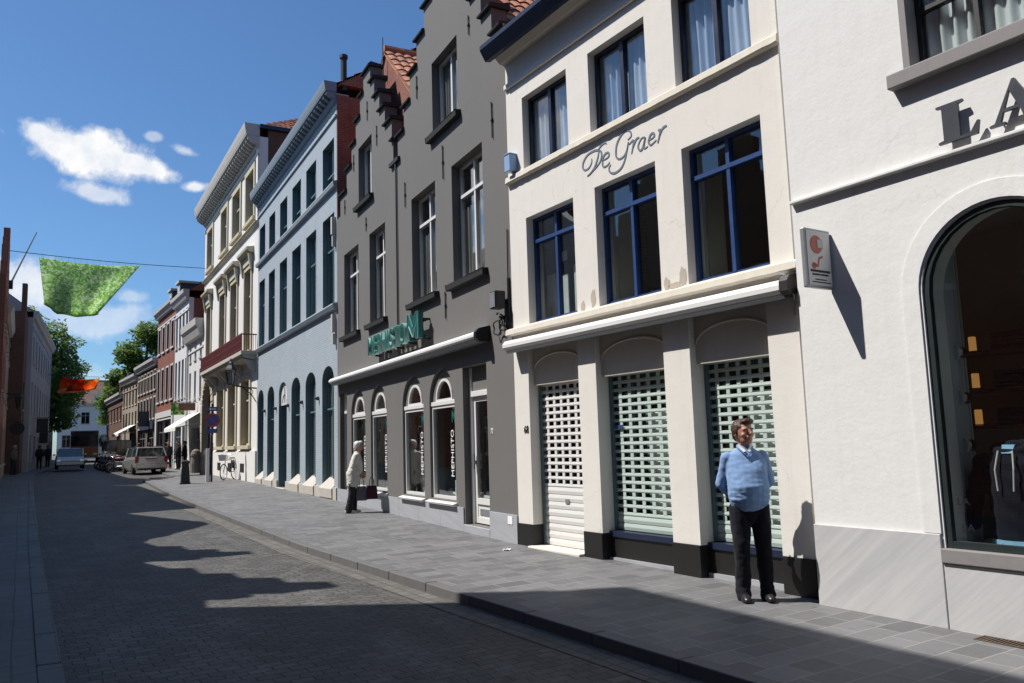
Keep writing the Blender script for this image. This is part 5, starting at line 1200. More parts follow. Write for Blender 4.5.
# flagpole
p = Vector((LX(49)+0.05,49.0,0)); t = thing('flagpole', 'bare slanting flagpole leaning out from the brick gable at the left edge', 'flagpole', (p.x,p.y,10.6))
mb = MB(); mb.tube((0,0,0),(1.1,0,2.9),0.05,0.03,8); mb.build('pole', M['zinc'], t); mb = MB(); mb.box(-0.1,0.12,-0.1,0.1,-0.25,0.2); mb.build('wall_bracket', M['iron'], t)
# the white house closing the street
fe = Fr(3.2,134.0,0); fe.d = Vector((-1,0.0,0)); fe.n = Vector((0,-1,0)); fe.rz = PI
RZ = townhouse(fe, 9.5, 8.6, [(2.6,4.4,4,1.1),(6.0,7.7,4,1.1)], B_white, 'white gabled house closing the far end of the street', 'white_townhouse', None, M['tile_dark'], pitch=42, corn_p=0.3, frame='zinc', pane='glass_dark')
mb = MB(); mb.prism(arch(2.6,5.0,8.7,9.7,0.9,14), -0.6, 0.05); d_ = mb.build('gable_dormer', B_white, RZ); mb = MB(); mb.prism(arch(3.3,4.3,8.9,9.6,0.5,10), 0.052, 0.07); mb.build('dormer_window', M['glass_dark'], d_)
# ================================================================== signs and fittings on the near fronts
# camera notice hanging off the white wall
p = LA.P(-0.39,0,0); t = thing('notice_sign', 'white double sided camera notice in a metal frame sticking out from the white wall', 'sign', (p.x,p.y,0), LA.rz)
mb = MB(); mb.box(-0.025,0.025,0.012,0.395,2.955,3.525); mb.build('sign_frame', M['zinc'], t, bevel=0.012)
pm = plain('notice_panel',(0.62,0.61,0.60),0.35,0.03)
mb = MB(); mb.box(-0.029,-0.0255,0.035,0.372,2.98,3.50); mb.box(0.0255,0.029,0.035,0.372,2.98,3.50); mb.build('sign_panel', pm, t)
mb = MB()
def ring2(cx,cz,r,n=18): return [(cx+r*math.cos(2*PI*i/n),cz+r*math.sin(2*PI*i/n)) for i in range(n)]
for s0,s1 in ((-0.0325,-0.0292),(0.0292,0.0325)):
    mb.prism(ring2(0.235,3.37,0.088), s0, s1, 'x')
    mb.prism([(0.16,3.27),(0.21,3.25),(0.235,3.18),(0.29,3.185),(0.30,3.16),(0.22,3.155),(0.20,3.23),(0.15,3.25)], s0, s1, 'x'); mb.prism(ring2(0.285,3.165,0.032,10), s0, s1, 'x')
mb.build('camera_emblem', M['red_ink'], t)
mb = MB()
for s0,s1 in ((-0.036,-0.0328),(0.0328,0.036)): mb.prism([(0.14,3.34),(0.225,3.34),(0.225,3.42),(0.14,3.42)], s0, s1, 'x')
mb.each('camera_body', M['zinc'], t)
mb = MB()
for z,h,a,b in ((3.105,0.022,0.06,0.345),(3.075,0.016,0.09,0.20),(3.075,0.016,0.21,0.32),(3.03,0.010,0.12,0.29),(3.005,0.010,0.06,0.33)):
    for s0,s1 in ((-0.0325,-0.0292),(0.0292,0.0325)):
        x = a
        while x < b: mb.box(s0,s1,x,min(b,x+0.012),z,z+h); x += 0.017
mb.build('small_print', M['dark_ink'], t)
# teal channel letters over the grey shop
p = GR.P(0,0,0); t = thing('shop_sign', 'teal three dimensional shop sign reading MEPHISTO mounted over the white awning', 'sign', (p.x,p.y,0), GR.rz)
yb = 0.20
text_obj('MEPHISTO', 0.60, 0.05, M['sign_teal'], t, wall_mtx(5.75,yb,3.70), 'letter_row', 0.90, spacing=1.10)
text_obj('MEPHISTO', 0.60, 0.05, M['sign_edge'], t, wall_mtx(5.75,yb-0.006,3.70), 'letter_edge', 0.90, spacing=1.10, offset=0.012)
text_obj('MEPHISTO', 0.56, 0.004, M['sign_edge'], t, wall_mtx(5.55,yb+0.054,3.73), 'letter_edge', 0.92, spacing=1.06) if False else None
mb = MB(); e = [(0,0),(0.10,0),(0.10,0.30),(0.32,0.05),(0.36,0.05),(0.54,0.30),(0.54,0),(0.66,0),(0.66,0.56),(0.54,0.56),(0.34,0.26),(0.12,0.56),(0,0.56)]
mb.prism([(4.22-a*0.95,3.69+b*0.95) for a,b in e], yb-0.05, yb+0.06); mb.build('emblem', M['sign_teal'], t)
mb = MB()
o_ = [(4.22-a*0.95,yb+0.065,3.69+b*0.95) for a,b in e]; mb.path(o_, 0.009, 5, True); mb.build('emblem_edge', M['sign_edge'], t)
mb = MB(); mb.box(3.5,7.0,yb-0.10,yb-0.055,3.70,3.74); mb.box(3.5,7.0,yb-0.10,yb-0.055,4.02,4.05)
for u in (3.6,4.4,5.2,6.0,6.8): mb.box(u,u+0.04,0.0,yb-0.056,3.66,3.70); mb.box(u,u+0.04,0.0,yb-0.056,4.05,4.09)
mb.build('sign_rail', M['iron'], t)
# floodlight with its tangle of cable by the cream house
p = GR.P(0.20,0,3.70); t = thing('floodlight', 'small grey floodlight with looped cables on the grey wall next to the cream house', 'lamp', p, GR.rz)
mb = MB(); mb.box(-0.10,0.12,0.06,0.24,0.02,0.30); mb.build('lamp_housing', M['metal'], t, bevel=0.015)
mb = MB(); mb.box(-0.08,0.10,0.241,0.247,0.04,0.28); mb.build('lens', M['zinc'], t)
mb = MB(); mb.box(-0.16,-0.12,0,0.04,-0.2,0.5); mb.box(-0.12,0.1,0.0,0.06,0.1,0.16); mb.build('wall_bracket', M['metal'], t)
mb = MB()
for cx,cz,r in ((0.22,-0.25,0.12),(0.02,-0.22,0.10),(-0.05,-0.18,0.08)): mb.path([(cx+r*math.cos(k*PI/8),0.06+0.03*math.sin(k),cz+r*math.sin(k*PI/8)) for k in range(16)], 0.012, 5, True)
mb.path([(0.3,0.03,-0.02),(0.22,0.05,0.0),(0.1,0.06,-0.05),(0.0,0.05,-0.1),(-0.1,0.03,-0.33),(-0.19,0.02,-0.36)],0.014,5); mb.path([(-0.12,0.02,0.5),(-0.14,0.02,1.3)],0.01,5)
mb.each('cable', M['rubber'], t)
# wall lantern on the mansion
p = WH.P(0.1,0,4.05); t = thing('street_lantern', 'black lantern on an iron wall bracket below the maroon balcony', 'street lamp', p, WH.rz, 'wall lanterns')
mb = MB(); mb.path([(0,0,0),(0.05,0.35,0.02),(0.1,0.8,0.1),(0.1,1.0,0.14)],0.03,8); mb.path([(0,0.02,-0.55),(0.02,0.2,-0.25),(0.05,0.55,0.03)],0.022,6); mb.path([(0.03+0.0*k,0.28+0.14*math.cos(k*PI/6),-0.15+0.12*math.sin(k*PI/6)) for k in range(12)],0.014,5,True); mb.build('bracket', M['iron'], t)
mb = MB(); mb.loft([[(0.1+r*math.cos(PI*k/3),1.0+r*math.sin(PI*k/3),z) for k in range(6)] for z,r in ((0.18,0.12),(0.72,0.21))]); mb.build('lamp_glass', M['glass'], t)
mb = MB(); mb.lathe([(0.05,0.12),(0.13,0.14),(0.13,0.18)],(0.1,1.0,0),6); mb.lathe([(0.25,0.72),(0.22,0.78),(0.12,0.92),(0.10,1.0),(0.04,1.08),(0.02,1.2)],(0.1,1.0,0),6)
for k in range(6):
    c,s = math.cos(PI*k/3),math.sin(PI*k/3); mb.tube((0.1+0.125*c,1.0+0.125*s,0.18),(0.1+0.215*c,1.0+0.215*s,0.72),0.014,0.014,5)
mb.build('lamp_cap', M['iron'], t)
p = LX(51)+0.05; t = thing('street_lantern', 'black wall lantern on the shaded brick house at the left edge', 'street lamp', (LX(53)+0.03,53.0,4.6), 0, 'wall lanterns')
mb = MB(); mb.tube((0,0,0.5),(0.7,0,0.5),0.03); mb.tube((0,0,0.1),(0.5,0,0.5),0.02); mb.build('bracket', M['iron'], t)
mb = MB(); mb.loft([[(0.65+r*math.cos(PI*k/3),r*math.sin(PI*k/3),z) for k in range(6)] for z,r in ((-0.35,0.12),(0.25,0.22),(0.30,0.26),(0.48,0.06))]); mb.build('lamp_glass', M['iron'], t)
# blade signs on the left
for y,z,s,lab in ((58,3.3,0.40,'round dark hanging sign on the shaded buff house at left'),(66,3.7,0.5,'large dark square hanging sign on the long pale grey house'),(69,2.9,0.4,'lower dark hanging sign further along the long pale grey house')):
    xx = (LX(y) if y < 62 else -4.6); t = thing('hanging_sign', lab, 'sign', (xx+0.02,y,z), 0, 'hanging signs on the shaded side')
    mb = MB(); mb.box(0.2,0.2+s*1.4,-0.04,0.04,-s,s) if y > 60 else mb.lathe([(s,-0.04),(s,0.04)],(0.2+s,0,0),18,'y'); mb.build('sign_panel', M['iron'], t, bevel=0.0)
    mb = MB(); mb.tube((0,0,s+0.05),(0.4+s*1.4,0,s+0.05),0.02); mb.build('sign_bracket', M['iron'], t)
# drain grate
p = LA.P(-1.74,0.12,G(4.05)+0.002); t = thing('drain_grate', 'rusty slotted drain grate in the pavement below the arched shop window', 'grate', p, LA.rz)
mb = MB(); mb.box(-0.2,0.2,-0.075,0.075,-0.02,-0.001); mb.build('pit', M['black'], t)
mb = MB()
mb.box(-0.2,0.2,-0.085,-0.07,0,0.006); mb.box(-0.2,0.2,0.07,0.085,0,0.006); mb.box(-0.215,-0.2,-0.085,0.085,0,0.006); mb.box(0.2,0.215,-0.085,0.085,0,0.006)
for i in range(14): mb.box(-0.19+i*0.028,-0.178+i*0.028,-0.07,0.07,0,0.005)
mb.build('grate_bars', plain('rusty_iron',(0.09,0.06,0.04),0.8,0.3,20), t)

t = thing('paper_scrap', 'small crumpled white paper scrap lying on the pavement before the grey shop corner', 'litter', (5.25,10.75,G(10.75)+0.002), 0.4)
mb = MB(); mb.grid(lambda s,q: (0.12*(s-0.5),0.08*(q-0.5),0.012+0.010*math.sin(s*9+q*5)+0.008*math.sin(q*13)),6,5); mb.build('paper', M['white_ink'], t)
# ================================================================== street furniture
t = thing('bollard', 'dark square tapering bollard standing alone near the kerb', 'bollard', (2.9,35.2,G(35.2)))
mb = MB(); mb.loft([[(-r,-r,z),(r,-r,z),(r,r,z),(-r,r,z)] for z,r in ((0,0.20),(0.05,0.20),(0.06,0.17),(0.80,0.125),(0.82,0.15),(0.90,0.14),(0.95,0.08))]); mb.build('post', M['iron'], t, bevel=0.012)
t = thing('parking_sign', 'round blue and red no parking sign with two small blue plates on a pole', 'sign', (3.98,36.0,G(36)))
mb = MB(); mb.tube((0,0,0),(0,0,3.25),0.045,0.045,10); mb.build('pole', M['iron'], t)
def disc(mb_, r, y0, y1, z): mb_.lathe([(r,y0),(r,y1)],(0,0,z),24,'y')
bs, rs = plain('sign_blue',(0.03,0.06,0.22),0.4), plain('sign_red',(0.30,0.03,0.03),0.4)
mb = MB(); disc(mb,0.30,-0.062,-0.05,2.55); mb.build('sign_disc', rs, t)
mb = MB(); disc(mb,0.235,-0.066,-0.0625,2.55); mb.build('sign_centre', bs, t)
mb = MB(); mb.hexa([(-0.20,-0.070,2.72),(-0.16,-0.070,2.76),(0.20,-0.070,2.38),(0.16,-0.070,2.34),(-0.20,-0.0665,2.72),(-0.16,-0.0665,2.76),(0.20,-0.0665,2.38),(0.16,-0.0665,2.34)]); mb.build('sign_bar', rs, t)
for z in (3.02,2.10):
    mb = MB(); mb.box(-0.21,0.21,-0.062,-0.05,z-0.09,z+0.09); mb.build('sign_plate', bs, t, bevel=0.006)
    mb = MB()
    if z > 2.5: mb.prism([(-0.14,z),(-0.08,z+0.05),(-0.08,z+0.015),(0.14,z+0.015),(0.14,z-0.015),(-0.08,z-0.015),(-0.08,z-0.05)], -0.066, -0.0625)
    mb.build('plate_arrow', M['white_ink'], t) if mb.v else None
t = thing('marker_post', 'square white marker post, shade side in black, at the foot of the no parking sign', 'post', (3.83,36.05,G(36)))
mb = MB(); mb.box(-0.07,0.06,-0.07,0.07,0,1.38); mb.build('post', M['white_paint'], t, bevel=0.008)
mb = MB(); mb.box(0.061,0.085,-0.07,0.07,0,1.38); mb.build('shade_side', M['black'], t)  # unlit face of the white post, its shade put in as a black slab

# banners on wires across the street
def banner(y, xl, zl, xr, zr, wl, wr, fn, mat, lab, nm, border, ragged):
    t = thing('banner', lab, 'banner', (wl, y, zl), 0, 'banners across the street')
    def P(s, q):
        x = xl+(xr-xl)*s; zt = zl+(zr-zl)*s-0.15*math.sin(PI*s)
        x2, d = fn(s); X = x+(x2-x)*q; Z = zt-d*q
        return (X-wl, 0.25*math.sin(7*s+2*q)*q+0.15*math.sin(15*s)*q, Z-zl)
    mb = MB(); mb.grid(P, 40, 16); o = mb.build('cloth', mat, t, smooth=True)
    so = o.modifiers.new('t','SOLIDIFY'); so.thickness = 0.012
    if border:
        mb = MB(); mb.path([Vector(P(s/20,1.0)) for s in range(21)], 0.06, 6); mb.build('hem', border, t)
    mb = MB(); n = 24
    def wire(s):
        x = wl+(wr-wl)*s
        u = (x-xl)/(xr-xl); z = zl+(zr-zl)*u+0.05-(0.35*math.sin(PI*s)-0.35*math.sin(PI*max(0,min(1,(xl-wl)/(wr-wl)))) )*0.3
        return (x-wl,0.0,z-zl+0.1)
    mb.path([wire(i/n) for i in range(n+1)], 0.018, 5); mb.build('wire', M['iron'], t)
    mb = MB()
    for i in range(16):
        s = (i+0.5)/16; a = Vector(P(s,0)); u = (xl+(xr-xl)*s-wl)/(wr-wl); mb.tube(a, Vector(wire(u)), 0.008, 0.008, 4)
    mb.each('cord', M['white_ink'], t)
def fg(s):
    if s < 0.06: return (-3.02+0.9*s, 2.35)
    x = -2.9+2.35*((s-0.06)/0.94)**0.8; d = 2.35+0.42*min(1,(s-0.06)/0.12)
    if s > 0.55: d = 2.75-0.05*(s-0.55)-max(0,s-0.62)*0.2
    return (x*1.0, d)
gm = banner_mat('green_print', ((0.30,0.44,0.28),(0.40,0.60,0.24),(0.52,0.69,0.36),(0.70,0.78,0.62)), 13.0, 0.8)
banner(47.0,-3.32,11.73,1.39,11.60,LX(47)+0.0,4.72,fg,gm,'large green printed banner slung on a wire across the street','b',plain('green_hem',(0.16,0.42,0.05),0.8),True)
def fo(s): return (-3.85+2.95*s, 1.30-0.42*s)
om = banner_mat('orange_print', ((0.15,0.10,0.07),(0.72,0.06,0.03),(0.80,0.22,0.04),(0.75,0.58,0.28)), 1.4, 0.75)
banner(80.0,-3.55,8.3,-0.6,8.25,-4.6,1.6,fo,om,'small red and orange banner hanging far down the street','b',plain('orange_hem',(0.75,0.22,0.03),0.8),False)

# ================================================================== trees
def tree(loc, h, crown, trunk_r, n, leaf, lab, mat, seed):
    rnd = random.Random(seed); t = thing('broadleaf_tree', lab, 'tree', loc, 0, 'trees at the end of the street')
    mb = MB(); th = h*0.38
    mb.path([(0,0,-0.3),(0.1,0.05,th*0.5),(0,0.1,th),(0.2,0,th*1.5),(0.1,0,h*0.8)],[trunk_r*1.3,trunk_r,trunk_r*0.8,trunk_r*0.5,trunk_r*0.15],8)
    blobs = []
    for bx,by,bz,br in crown:
        blobs.append((bx,by,bz,br)); z0 = min(bz-br*0.3, th*1.3); s = Vector((0.05,0.05,max(th*0.6,z0*0.75)))
        e = Vector((bx,by,bz)); m_ = s.lerp(e,0.5)+Vector((0,0,-0.1*br)); mb.path([s,m_,e],[trunk_r*0.4,trunk_r*0.25,trunk_r*0.06],6)
        for k in range(3):
            d = Vector((rnd.uniform(-1,1),rnd.uniform(-1,1),rnd.uniform(-0.2,1))).normalized()*br*0.8; mb.path([m_,e+d*0.5,e+d],[trunk_r*0.14,trunk_r*0.09,trunk_r*0.02],5)
    mb.build('trunk', M['bark'], t, smooth=True)
    lb = MB(); tot = sum(b[3]**2 for b in blobs); vs = []; fs = []
    for bx,by,bz,br in blobs:
        for i in range(int(n*br*br/tot)):
            d = Vector((rnd.gauss(0,1),rnd.gauss(0,1),rnd.gauss(0,1))).normalized()
            r = br*(rnd.random()**0.28)*(1+0.28*math.sin(d.x*5+bx)*math.cos(d.y*6+bz)+0.15*math.sin(d.z*9))
            c = Vector((bx,by,bz))+Vector((d.x,d.y,d.z*0.85))*r
            a = Vector((rnd.uniform(-1,1),rnd.uniform(-1,1),rnd.uniform(-0.7,0.7))).normalized()*leaf*rnd.uniform(0.6,1.3)
            q = a.orthogonal().normalized().lerp(Vector((rnd.uniform(-1,1),rnd.uniform(-1,1),rnd.uniform(-1,1))),0.4)*leaf*0.6
            k = len(vs); vs += [c-a,c+q,c+a,c-q]; fs.append((k,k+1,k+2,k+3))
    lb.add(vs, fs); lb.build('crown', mat, t)
tree((-8.2,99,G(99)),16.5,[(-1,0,13.6,2.8),(2.2,-1,12.2,2.9),(3.7,0,9.6,2.5),(1.2,-2,8.8,3.1),(2.6,-1.5,6.4,2.5),(4.3,0,7.1,1.8),(-2,0,10.4,3.3),(0.5,0,6.0,2.6),(3.6,-2,4.4,1.7),(0,1,15.2,1.5)],0.42,32000,0.22,'big leafy tree rising over the left hand roofs',M['leaf_dark'],4)
tree((3.6,96,G(96)),15.5,[(0.3,0,13.4,1.6),(-1.6,0,11.2,1.5),(1.8,0,12.2,1.7),(-0.4,0,9.6,1.5),(-2.6,0,8.6,1.2),(1.6,0,9.4,1.6),(-1.6,0,6.6,1.2),(3.6,0,11,1.8)],0.28,14000,0.22,'loose sunlit tree showing above the low brown roofs on the right',M['leaf'],11)
tree((0.2,118,G(110)),10.5,[(0.4,0,8.6,1.3),(-0.6,0,7.0,1.2),(0.8,0,6.3,1.2),(-0.2,0,5.0,1.1)],0.2,3500,0.2,'slim pale green tree by the white house at the end of the street',M['leaf'],17)

# ================================================================== vehicles
tyre, rim = M['rubber'], M['zinc']
def wheel(root, x, y, r, w, name='wheel'):
    mb = MB(); mb.lathe([(r*0.55,-w/2),(r*0.92,-w/2),(r,-w*0.3),(r,w*0.3),(r*0.92,w/2),(r*0.55,w/2)],(x,y,r),20,'x'); o = mb.build(name, tyre, root, smooth=False)
    mb = MB(); mb.lathe([(0.02,-w*0.36),(r*0.5,-w*0.42),(r*0.6,-w*0.42),(r*0.6,w*0.42),(r*0.5,w*0.42),(0.02,w*0.36)],(x,y,r),14,'x'); mb.build('rim', rim, o)
def carpaint(name, c, met=0.5):
    m, nt = new_mat(name); g = N(nt)
    n = g('ShaderNodeTexNoise', {'Vector': coord(g), 'Scale': 3.0, 'Detail': 4.0}).outputs['Fac']
    finish(g, g.mix(n, sc(c,0.9), sc(c,1.08)), g.math('MULTIPLY_ADD', n, 0.15, 0.22), None, metallic=met, **{'Coat Weight': 0.6, 'Coat Roughness': 0.08}); return m
def car(name, lab, loc, rz, L, W, H, paint, kind='wagon', group=None):
    """front looks along +y"""
    t = thing(name, lab, 'car', loc, rz, group); h = L/2
    if kind == 'wagon': st = [(-h,0.42,0.80,0.80),(-h+0.06,0.3,0.98,1.0),(-h+0.25,0.24,1.0,1.02),(-h*0.3,0.2,0.97,0.97),(0.25*h,0.2,0.94,0.94),(h*0.55,0.22,0.88,0.86),(h*0.88,0.26,0.74,0.70),(h,0.38,0.58,0.55)]; cab = [(-h+0.07,1.0,0.02),(-h+0.38,H-0.03,0.16),(-h*0.2,H,0.17),(0.18*h,H-0.04,0.17),(0.56*h,0.9,0.05)]
    elif kind == 'saloon': st = [(-h,0.42,0.72,0.72),(-h+0.1,0.3,0.90,0.90),(-h*0.6,0.24,0.94,0.94),(-h*0.3,0.2,0.93,0.93),(0.25*h,0.2,0.91,0.91),(h*0.5,0.22,0.86,0.86),(h*0.88,0.26,0.72,0.70),(h,0.38,0.55,0.55)]; cab = [(-h*0.72,0.93,0.03),(-h*0.38,H-0.04,0.17),(-h*0.1,H,0.18),(0.12*h,H-0.05,0.17),(0.52*h,0.88,0.05)]
    else: st = [(-h,0.4,1.05,1.05),(-h+0.05,0.3,1.1,1.1),(-h*0.3,0.25,1.1,1.1),(h*0.5,0.25,1.08,1.08),(h*0.7,0.25,1.02,1.02),(h*0.95,0.3,0.85,0.82),(h,0.4,0.6,0.6)]; cab = [(-h+0.03,1.1,0.01),(-h+0.1,H-0.03,0.08),(0.0,H,0.08),(h*0.42,H-0.06,0.09),(h*0.74,1.02,0.04)]
    hw = W/2
    def ring(y,zb,zt,_):
        k = 1.0-0.10*max(0,(abs(y)/h-0.8)/0.2)
        return [(-hw*k*0.9,y,zb),(hw*k*0.9,y,zb),(hw*k,y,zb+0.16),(hw*k,y,zt-0.16),(hw*k*0.93,y,zt),(-hw*k*0.93,y,zt),(-hw*k,y,zt-0.16),(-hw*k,y,zb+0.16)]
    mb = MB(); mb.loft([ring(*s) for s in st]); mb.build('body', paint, t, bevel=0.02)
    mb = MB(); n = len(cab)
    def cz(y):
        for (a,b) in zip(st,st[1:]):
            if a[0] <= y <= b[0]: return a[2]+(b[2]-a[2])*(y-a[0])/(b[0]-a[0])
        return 0.9
    mb.loft([[(-hw*0.91,y,cz(y)-0.04),(hw*0.91,y,cz(y)-0.04),(hw*(0.91-ins) if z > 1 else hw*0.9,y,max(z,cz(y)-0.03)),(-hw*(0.91-ins) if z > 1 else -hw*0.9,y,max(z,cz(y)-0.03))] for y,z,ins in cab]); cb = mb.build('cabin_glass', M['glass_dark'] if False else CARGLASS, t)
    mb = MB(); r0, r1 = cab[1], cab[3]
    mb.hexa([(-hw*0.75,r0[0]-0.04,r0[1]-0.01),(hw*0.75,r0[0]-0.04,r0[1]-0.01),(hw*0.75,r1[0]+0.05,r1[1]-0.01),(-hw*0.75,r1[0]+0.05,r1[1]-0.01),(-hw*0.70,r0[0],H+0.012),(hw*0.70,r0[0],H+0.012),(hw*0.70,r1[0],H-0.01),(-hw*0.70,r1[0],H-0.01)])
    for s in (-1,1):
        for (ya,za,ia),(yb,zb2,ib) in ((cab[0],cab[1]),(cab[3],cab[4])):
            mb.tube((s*hw*(0.905),ya,max(za,cz(ya)-0.02)),(s*hw*(0.92-ib if zb2 > 1 else 0.9),yb,max(zb2,cz(yb)-0.03)),0.035,0.035,6)
        ym = (cab[1][0]+cab[3][0])/2; mb.tube((s*hw*0.915,ym,cz(ym)-0.02),(s*hw*0.75,ym,H-0.04),0.03,0.03,6)
    mb.build('roof', paint, t)
    for y in (-h*0.62,h*0.60):
        for s in (-1,1): wheel(t, s*(hw-0.09), y, 0.31, 0.19)
    mb = MB(); mb.box(-hw*0.93,hw*0.93,-h-0.05,-h+0.12,0.34,0.56); mb.build('rear_bumper', paint if kind != 'van' else M['black'], t, bevel=0.03)
    mb = MB(); mb.box(-hw*0.93,hw*0.93,h-0.12,h+0.05,0.28,0.5); mb.build('front_bumper', paint if kind != 'van' else M['black'], t, bevel=0.03)
    rl = plain('tail_lamp_red',(0.30,0.015,0.012),0.25)
    for s in (-1,1):
        mb = MB(); mb.box(s*hw*0.76,s*hw*0.96,-h-0.012,-h+0.14,0.66,0.98 if kind != 'saloon' else 0.84); mb.build('tail_lamp', rl, t, bevel=0.015)
        mb = MB(); mb.box(s*hw*0.62,s*hw*0.93,h-0.10,h+0.012,0.52,0.66); mb.build('headlamp', M['glass_clear'] if False else M['chrome'], t, bevel=0.02)
        mb = MB(); mb.box(s*hw*1.0,s*hw*1.16,h*0.36,h*0.42,0.92,1.04); mb.build('mirror', paint, t, bevel=0.02)
    mb = MB(); mb.box(-0.26,0.26,-h-0.062,-h-0.051,0.40,0.51) if kind != 'wagon' else mb.box(-0.26,0.26,-h-0.012,-h+0.02,0.72,0.83); mb.build('number_plate', plain('number_plate',(0.55,0.5,0.5),0.4), t)
    if kind == 'wagon':
        mb = MB(); mb.box(-hw*0.4,hw*0.4,-h-0.016,-h+0.03,0.86,0.90); mb.build('tailgate_trim', M['red_ink'], t)
        mb = MB()
        for s in (-1,1): mb.tube((s*hw*0.66,-h+0.5,H+0.05),(s*hw*0.66,0.2,H+0.05),0.02)
        mb.build('roof_rail', M['metal'], t)
    return t
CARGLASS = plain('dark_car_glass',(0.012,0.02,0.02),0.05,0.05,3,0.0,0.0,0.8)
car('parked_car', 'silver grey estate car parked at the kerb bay, seen from behind', (2.02,51.9,G(51.9)-0.09), math.radians(8), 4.4, 1.74, 1.50, carpaint('silver_paint',(0.50,0.49,0.47),0.6))
car('moving_car', 'beige saloon car driving in the shaded lane on the left', (-2.2,64.5,G(64.5)+0.02), math.radians(180+3), 4.4, 1.75, 1.42, carpaint('champagne_paint',(0.42,0.38,0.33),0.5), 'saloon')
car('parked_van', 'dark blue van parked beyond the row of motorcycles', (0.75,69.0,G(69)-0.08), math.radians(4), 4.8, 1.95, 1.98, carpaint('dark_van_paint',(0.012,0.015,0.03),0.2), 'van')
# bus
t = thing('bus', 'orange and white bus stopped at the far end of the street', 'bus', (-1.75,95,G(95)-0.02), math.radians(-1))
bo = carpaint('bus_orange',(0.26,0.10,0.02),0.0)
mb = MB(); mb.box(-1.22,1.22,-5.4,5.4,0.35,1.45); mb.build('lower_body', bo, t, bevel=0.08)
mb = MB(); mb.box(-1.20,1.20,-5.38,5.38,1.45,2.55); mb.build('windows', CARGLASS, t, bevel=0.05)
mb = MB(); mb.box(-1.22,1.22,-5.4,5.4,2.55,3.0); mb.build('roof', carpaint('bus_dark',(0.05,0.05,0.06),0.0), t, bevel=0.1)
mb = MB(); mb.box(-0.9,0.9,-5.43,-5.401,2.62,2.9); mb.build('destination_board', M['black'], t)
for s in (-1,1):
    mb = MB(); mb.box(s*0.75,s*1.1,-5.43,-5.401,0.6,0.8); mb.build('headlamp', M['chrome'], t)
    mb = MB(); mb.box(s*1.25,s*1.45,-5.5,-5.42,1.7,2.2); mb.build('mirror', M['black'], t)
    for y in (-3.2,3.0): wheel(t, s*1.08, y, 0.48, 0.28)
# motorcycles, nose to the kerb
def motorcycle():
    t = thing('motorcycle', 'x', 'motorcycle')
    for y in (-0.68,0.70):
        mb = MB(); k = 18; mb.path([(0,y+0.27*math.cos(2*PI*i/k),0.31+0.27*math.sin(2*PI*i/k)) for i in range(k)], 0.055, 6, True); o = mb.build('wheel', tyre, t, smooth=True)
        mb = MB(); mb.lathe([(0.06,-0.05),(0.06,0.05)],(0,y,0.31),8,'x')
        for i in range(6): mb.tube((0,y,0.31),(0,y+0.25*math.cos(PI*i/3),0.31+0.25*math.sin(PI*i/3)),0.012,0.012,4)
        mb.build('spokes', rim, o)
    mb = MB(); mb.ell((0,0.16,0.82),(0.17,0.32,0.14),12,8); mb.build('tank', M['maroon'], t, smooth=True)
    mb = MB(); mb.loft([[(-w,y,z-0.06),(w,y,z-0.06),(w*0.8,y,z+0.03),(-w*0.8,y,z+0.03)] for y,z,w in ((-0.15,0.80,0.10),(-0.45,0.80,0.13),(-0.75,0.88,0.10),(-0.92,0.92,0.06))]); mb.build('seat', M['rubber'], t)
    mb = MB(); mb.box(-0.17,0.17,-0.25,0.32,0.28,0.66); mb.tube((-0.16,0.2,0.35),(-0.18,-0.85,0.38),0.045); mb.build('engine', M['zinc'], t, bevel=0.03)
    mb = MB()
    for s in (-1,1): mb.tube((s*0.09,0.70,0.31),(s*0.09,0.42,0.98),0.025)
    mb.path([(-0.36,0.28,1.06),(-0.2,0.36,1.08),(0,0.40,1.02),(0.2,0.36,1.08),(0.36,0.28,1.06)],0.016); mb.build('fork', M['chrome'], t)
    mb = MB(); mb.ell((0,0.56,0.92),(0.11,0.09,0.11),12,8); mb.build('headlamp', M['chrome'], t, smooth=True)
    mb = MB(); mb.box(-0.11,0.11,-1.0,-0.78,0.66,0.82); mb.build('rear_mudguard', M['black'], t, bevel=0.03)
    mb = MB(); mb.loft([[(-0.16,0.52,1.0),(0.16,0.52,1.0),(0.14,0.44,1.28),(-0.14,0.44,1.28)],[(-0.16,0.535,1.0),(0.16,0.535,1.0),(0.14,0.455,1.28),(-0.14,0.455,1.28)]]); mb.build('windscreen', M['glass'], t)
    return t
mc0 = motorcycle()
ml = ['motorcycle parked right behind the silver estate car, nearest of the row','second motorcycle in the row, counted from the silver estate car','third motorcycle in the row, counted from the silver estate car','fourth motorcycle in the row, counted from the silver estate car','motorcycle at the far end of the row, closest to the dark van']
for i in range(5):
    o = mc0 if i == 0 else copy_tree(mc0)
    y = 55.6+i*1.9; o.location = (interp(RK,y)-1.55-0.02*i, y, G(y)-0.09); o.rotation_euler = (0,0.10,math.radians(58+random.uniform(-8,8)+180*(i%2)*0)); tag(o, ml[i], 'motorcycle', 'motorcycles parked along the kerb')
